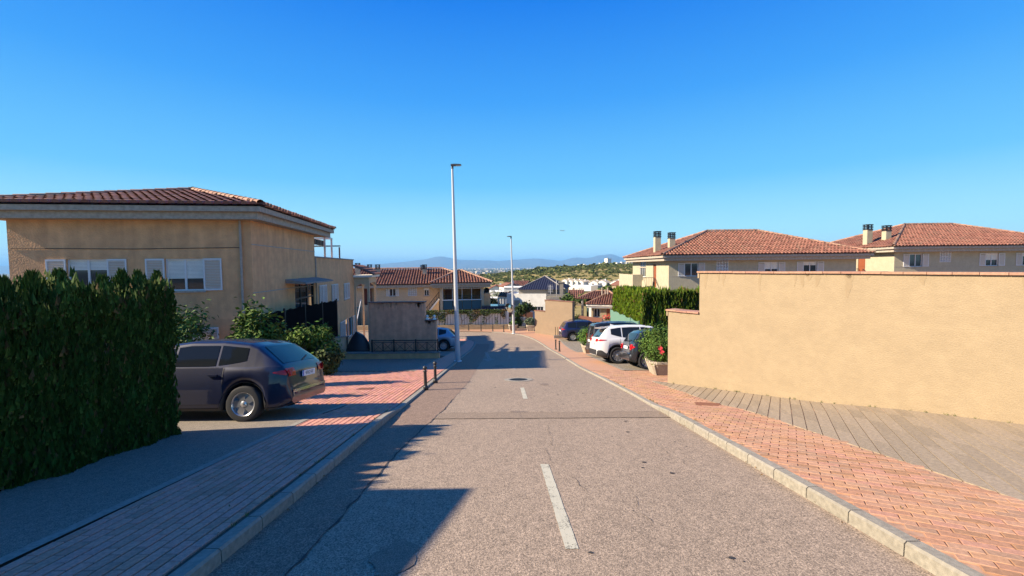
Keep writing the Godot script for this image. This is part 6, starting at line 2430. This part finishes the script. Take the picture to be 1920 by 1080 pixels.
	car("silver_blue_suv", "silver blue car parked behind the stained brown wall", "car", pav(-3.72, 29.2, 0.012), PI, c, M.paint_silver_blue, {"win": [0.66, 1.2, 2.1, 3.0], "kick": 0.14, "rake": 0.25, "doors": [1.15, 2.1, 3.1], "rear_glass": [1.04, 1.38, 0.68, 0.56], "front_glass": [1.1, 1.48, 0.72, 0.60], "tail": [0.84, 0.97, 0.45, 0.32], "cladding": 0.08, "lip": 0.03, "spokes": 10, "plate_y": 0.76, "bumper": [0.48, 0.62]})
	# navy hatchback nearest
	c = Car.new()
	c.L = 4.35; c.W = 0.89; c.belt = 0.98; c.sill = 0.2; c.axles = [0.82, 3.45]; c.r = 0.325
	c.top = [[0.0, 0.48], [0.02, 0.60], [0.05, 0.68], [0.09, 0.90], [0.17, 1.02], [0.66, 1.37], [0.82, 1.43], [1.3, 1.48], [1.9, 1.48], [2.35, 1.42], [3.15, 1.0], [3.3, 0.96], [3.95, 0.84], [4.2, 0.72], [4.35, 0.45]]
	car("navy_hatchback", "glossy navy hatchback with white number plate parked tail to the pavement", "car", pav(-4.08, 8.55, 0.012), PI, c, M.paint_navy, {"win": [0.80, 1.35, 2.15, 2.98], "kick": 0.10, "rake": 0.25, "doors": [1.2, 2.15, 3.1], "rear_glass": [1.04, 1.35, 0.66, 0.54], "front_glass": [1.04, 1.40, 0.70, 0.58], "tail": [0.80, 0.95, 0.48, 0.30], "cladding": 0.05, "spokes": 5, "plate_y": 0.80, "plate": "9762 FFF", "bumper": [0.50, 0.55], "bumper_m": M.chrome})

# ---------------------------------------------------------------- street furniture and small things
func lamp_post(label: String, at: Vector3, h: float, arm: float, lean: float) -> void:
	var o := thing("street_lamp", label, "street lamp", at, 0.0, "")
	o.rotation.z = lean
	var mb := MB.new()
	mb.lathe([Vector2(0.0, -0.1), Vector2(0.125, -0.1), Vector2(0.122, 0.5), Vector2(0.05, h - 0.2), Vector2(0.05, h - 0.02)], 20)
	part(o, "pole", mb, M.galv)
	mb = MB.new()
	mb.lathe([Vector2(0.19, -0.02), Vector2(0.19, 0.015), Vector2(0.126, 0.02)], 20)
	part(o, "base_flange", mb, M.galv)
	mb = MB.new()
	mb.lathe([Vector2(0.055, h - 0.15), Vector2(0.055, h + 0.02), Vector2(0.0, h + 0.03)], 12)
	mb.prism(PackedVector2Array([Vector2(-0.06 * signf(arm), h - 0.02), Vector2(arm, h + 0.02), Vector2(arm, h + 0.05), Vector2(arm * 0.3, h + 0.07), Vector2(-0.06 * signf(arm), h + 0.06)]), -0.11, 0.11)
	var hd := part(o, "lamp_head", mb, M.lamp_head)
	mb = MB.new()
	mb.span(Vector3(minf(arm * 0.4, arm * 0.95), h - 0.012, -0.08), Vector3(maxf(arm * 0.4, arm * 0.95), h + 0.006, 0.08))
	part(hd, "lens", mb, M.lens)

func bollard(label: String, at: Vector3, h: float, group: String, lean := 0.0) -> Node3D:
	var o := thing("bollard", label, "bollard", at, 0.0, group)
	o.rotation.z = lean
	var mb := MB.new()
	mb.lathe([Vector2(0.0, -0.03), Vector2(0.075, -0.03), Vector2(0.075, 0.05), Vector2(0.055, 0.075), Vector2(0.046, 0.1), Vector2(0.042, h * 0.76), Vector2(0.064, h * 0.765), Vector2(0.064, h * 0.79), Vector2(0.028, h * 0.805), Vector2(0.028, h * 0.86)], 14)
	part(o, "shaft", mb, M.bollard)
	mb = MB.new()
	var prof := []
	for i in 9:
		var a := -PI / 2 + PI * i / 8.0
		prof.append(Vector2(cos(a) * 0.062, h * 0.915 + sin(a) * 0.062))
	mb.lathe(prof, 14)
	part(o, "ball_cap", mb, M.bollard)
	return o

func street_furniture() -> void:
	lamp_post("tall pale tapered street lamp standing beside the stepped brown wall", pav(-2.66, 20.8), 9.35, 0.42, 0.012)
	lamp_post("farther pale street lamp that carries the round traffic mirror", pav(0.12, 40.0), 8.95, -0.36, 0.018)
	bollard("dark iron bollard of the kerb pair, the one nearer the navy car", pav(-2.45, 12.0), 0.64, "bollards along the kerbs", 0.02)
	bollard("dark iron bollard of the kerb pair, the one nearer the lamp post", pav(-2.43, 13.4), 0.64, "bollards along the kerbs", 0.0)
	bollard("slim bollard of the pair opposite, nearer the black van", pav(2.93, 26.9), 0.68, "bollards along the kerbs")
	bollard("slim bollard of the pair opposite, nearer the blue car", pav(2.90, 28.9), 0.68, "bollards along the kerbs")
	var w := ["farthest from the mirror lamp", "third from the mirror lamp", "second from the mirror lamp", "next to the mirror lamp"]
	var k := 0
	for a in [[-4.30, 42.35], [-3.06, 41.95], [-1.90, 41.6], [-0.83, 41.15]]:
		bollard("bollard before the ivy fence, %s" % w[k], pav(a[0], a[1]), 0.70, "bollards along the kerbs")
		k += 1
	# convex mirror hung on the far lamp
	var o := thing("traffic_mirror", "round convex traffic mirror with dark hood on the far lamp post", "mirror", Vector3(-0.20, -1.95, -39.82))
	o.rotation = Vector3(0.0, -0.75, 0.1)
	var mb := MB.new()
	var b := Basis(Vector3.RIGHT, PI / 2)
	mb.lathe([Vector2(0.36, -0.03), Vector2(0.40, -0.03), Vector2(0.40, 0.05), Vector2(0.36, 0.05)], 28, Vector3.ZERO, b)
	part(o, "rim", mb, M.pot)
	mb = MB.new()
	mb.lathe([Vector2(0.37, 0.02), Vector2(0.3, 0.045), Vector2(0.15, 0.07), Vector2(0.0, 0.08)], 28, Vector3.ZERO, b)
	part(o, "mirror_face", mb, M.mirror)
	mb = MB.new()
	mb.lathe([Vector2(0.38, -0.03), Vector2(0.2, -0.08), Vector2(0.0, -0.1)], 28, Vector3.ZERO, b)
	part(o, "back_shell", mb, M.pot)
	mb = MB.new()
	var rows := [PackedVector3Array(), PackedVector3Array()]
	for i in 13:
		var a := PI * 0.1 + PI * 0.8 * i / 12.0
		rows[0].append(Vector3(cos(a) * 0.41, sin(a) * 0.41, -0.02))
		rows[1].append(Vector3(cos(a) * 0.45, sin(a) * 0.45, 0.22))
	mb.grid(rows)
	part(o, "hood", mb, M.black_plastic)
	mb = MB.new()
	mb.tube([Vector3(0, 0.1, -0.09), Vector3(0.3, 0.1, -0.16)], 0.025, 6)
	mb.tube([Vector3(0, -0.12, -0.09), Vector3(0.3, -0.12, -0.16)], 0.025, 6)
	part(o, "bracket", mb, M.galv)

func small_things() -> void:
	# a few fallen leaves and grit on the paving and the gutter
	var mb := MB.new()
	for i in 240:
		var left := rng.randf() < 0.6
		var d := rng.randf_range(3.0, 16.0)
		var x := lut(KERB_L, d) - rng.randf_range(0.1, 1.3) if left else lut(KERB_R, d) + rng.randf_range(0.1, 1.2)
		if rng.randf() < 0.4:
			x = lut(KERB_L, d) + absf(rng.randfn()) * 0.06 if left else lut(KERB_R, d) - absf(rng.randfn()) * 0.06
			mb.col = Color(0.20, 0.12, 0.05)
			leaf(mb, on(x, d, 0.02), rng.randf_range(0.008, 0.02), Vector3(0, 2, 0))
		else:
			mb.col = Color(0.16, 0.10, 0.04)
			leaf(mb, pav(x, d, 0.012), rng.randf_range(0.008, 0.018), Vector3(0, 2, 0))
	var o := piece(self, "fallen_leaves", mb.mesh(), M.leaf, "stuff")
	tag(o, "scattered dry fallen leaves on paving and gutters", "leaves")
	# weeds in the joints by the kerbs and at the foot of the sandy wall
	mb = MB.new()
	for i in 70:
		var p: Vector3
		if i < 26:
			var t := rng.randf() * 7.5
			p = pav(4.57 + 0.548 * t - 0.03, 12.64 - 0.836 * t, 0.0)
		elif i < 48:
			var d := rng.randf_range(3.5, 15.0)
			p = pav(lut(KERB_L, d) - 0.15, d)
		else:
			var d := rng.randf_range(4.0, 15.0)
			p = pav(lut(KERB_R, d) + 0.15, d)
		for q in rng.randi_range(4, 12):
			var g := rng.randf_range(0.6, 1.4)
			mb.col = Color(0.09 * g, 0.12 * g, 0.03 * g)
			var tip := Vector3(rng.randfn() * 0.02, rng.randf_range(0.02, 0.06), rng.randfn() * 0.02)
			var w := Vector3(rng.randfn(), 0, rng.randfn()).normalized() * 0.003
			var b := p + Vector3(rng.randfn() * 0.012, 0, rng.randfn() * 0.012)
			mb.tri(b - w, b + w, b + tip)
	o = piece(self, "joint_weeds", mb.mesh(), M.leaf, "stuff")
	tag(o, "tiny green weeds in paving joints and along the wall foot", "weeds")
	# neighbouring house farther along, beyond the yellow one
	var src := get_node("hip_roofed_house") as Node3D
	again(src, src.position + Vector3(21.0, 0.6, -2.0), 0.0, "second yellow hip roofed house farther along behind the sandy wall")
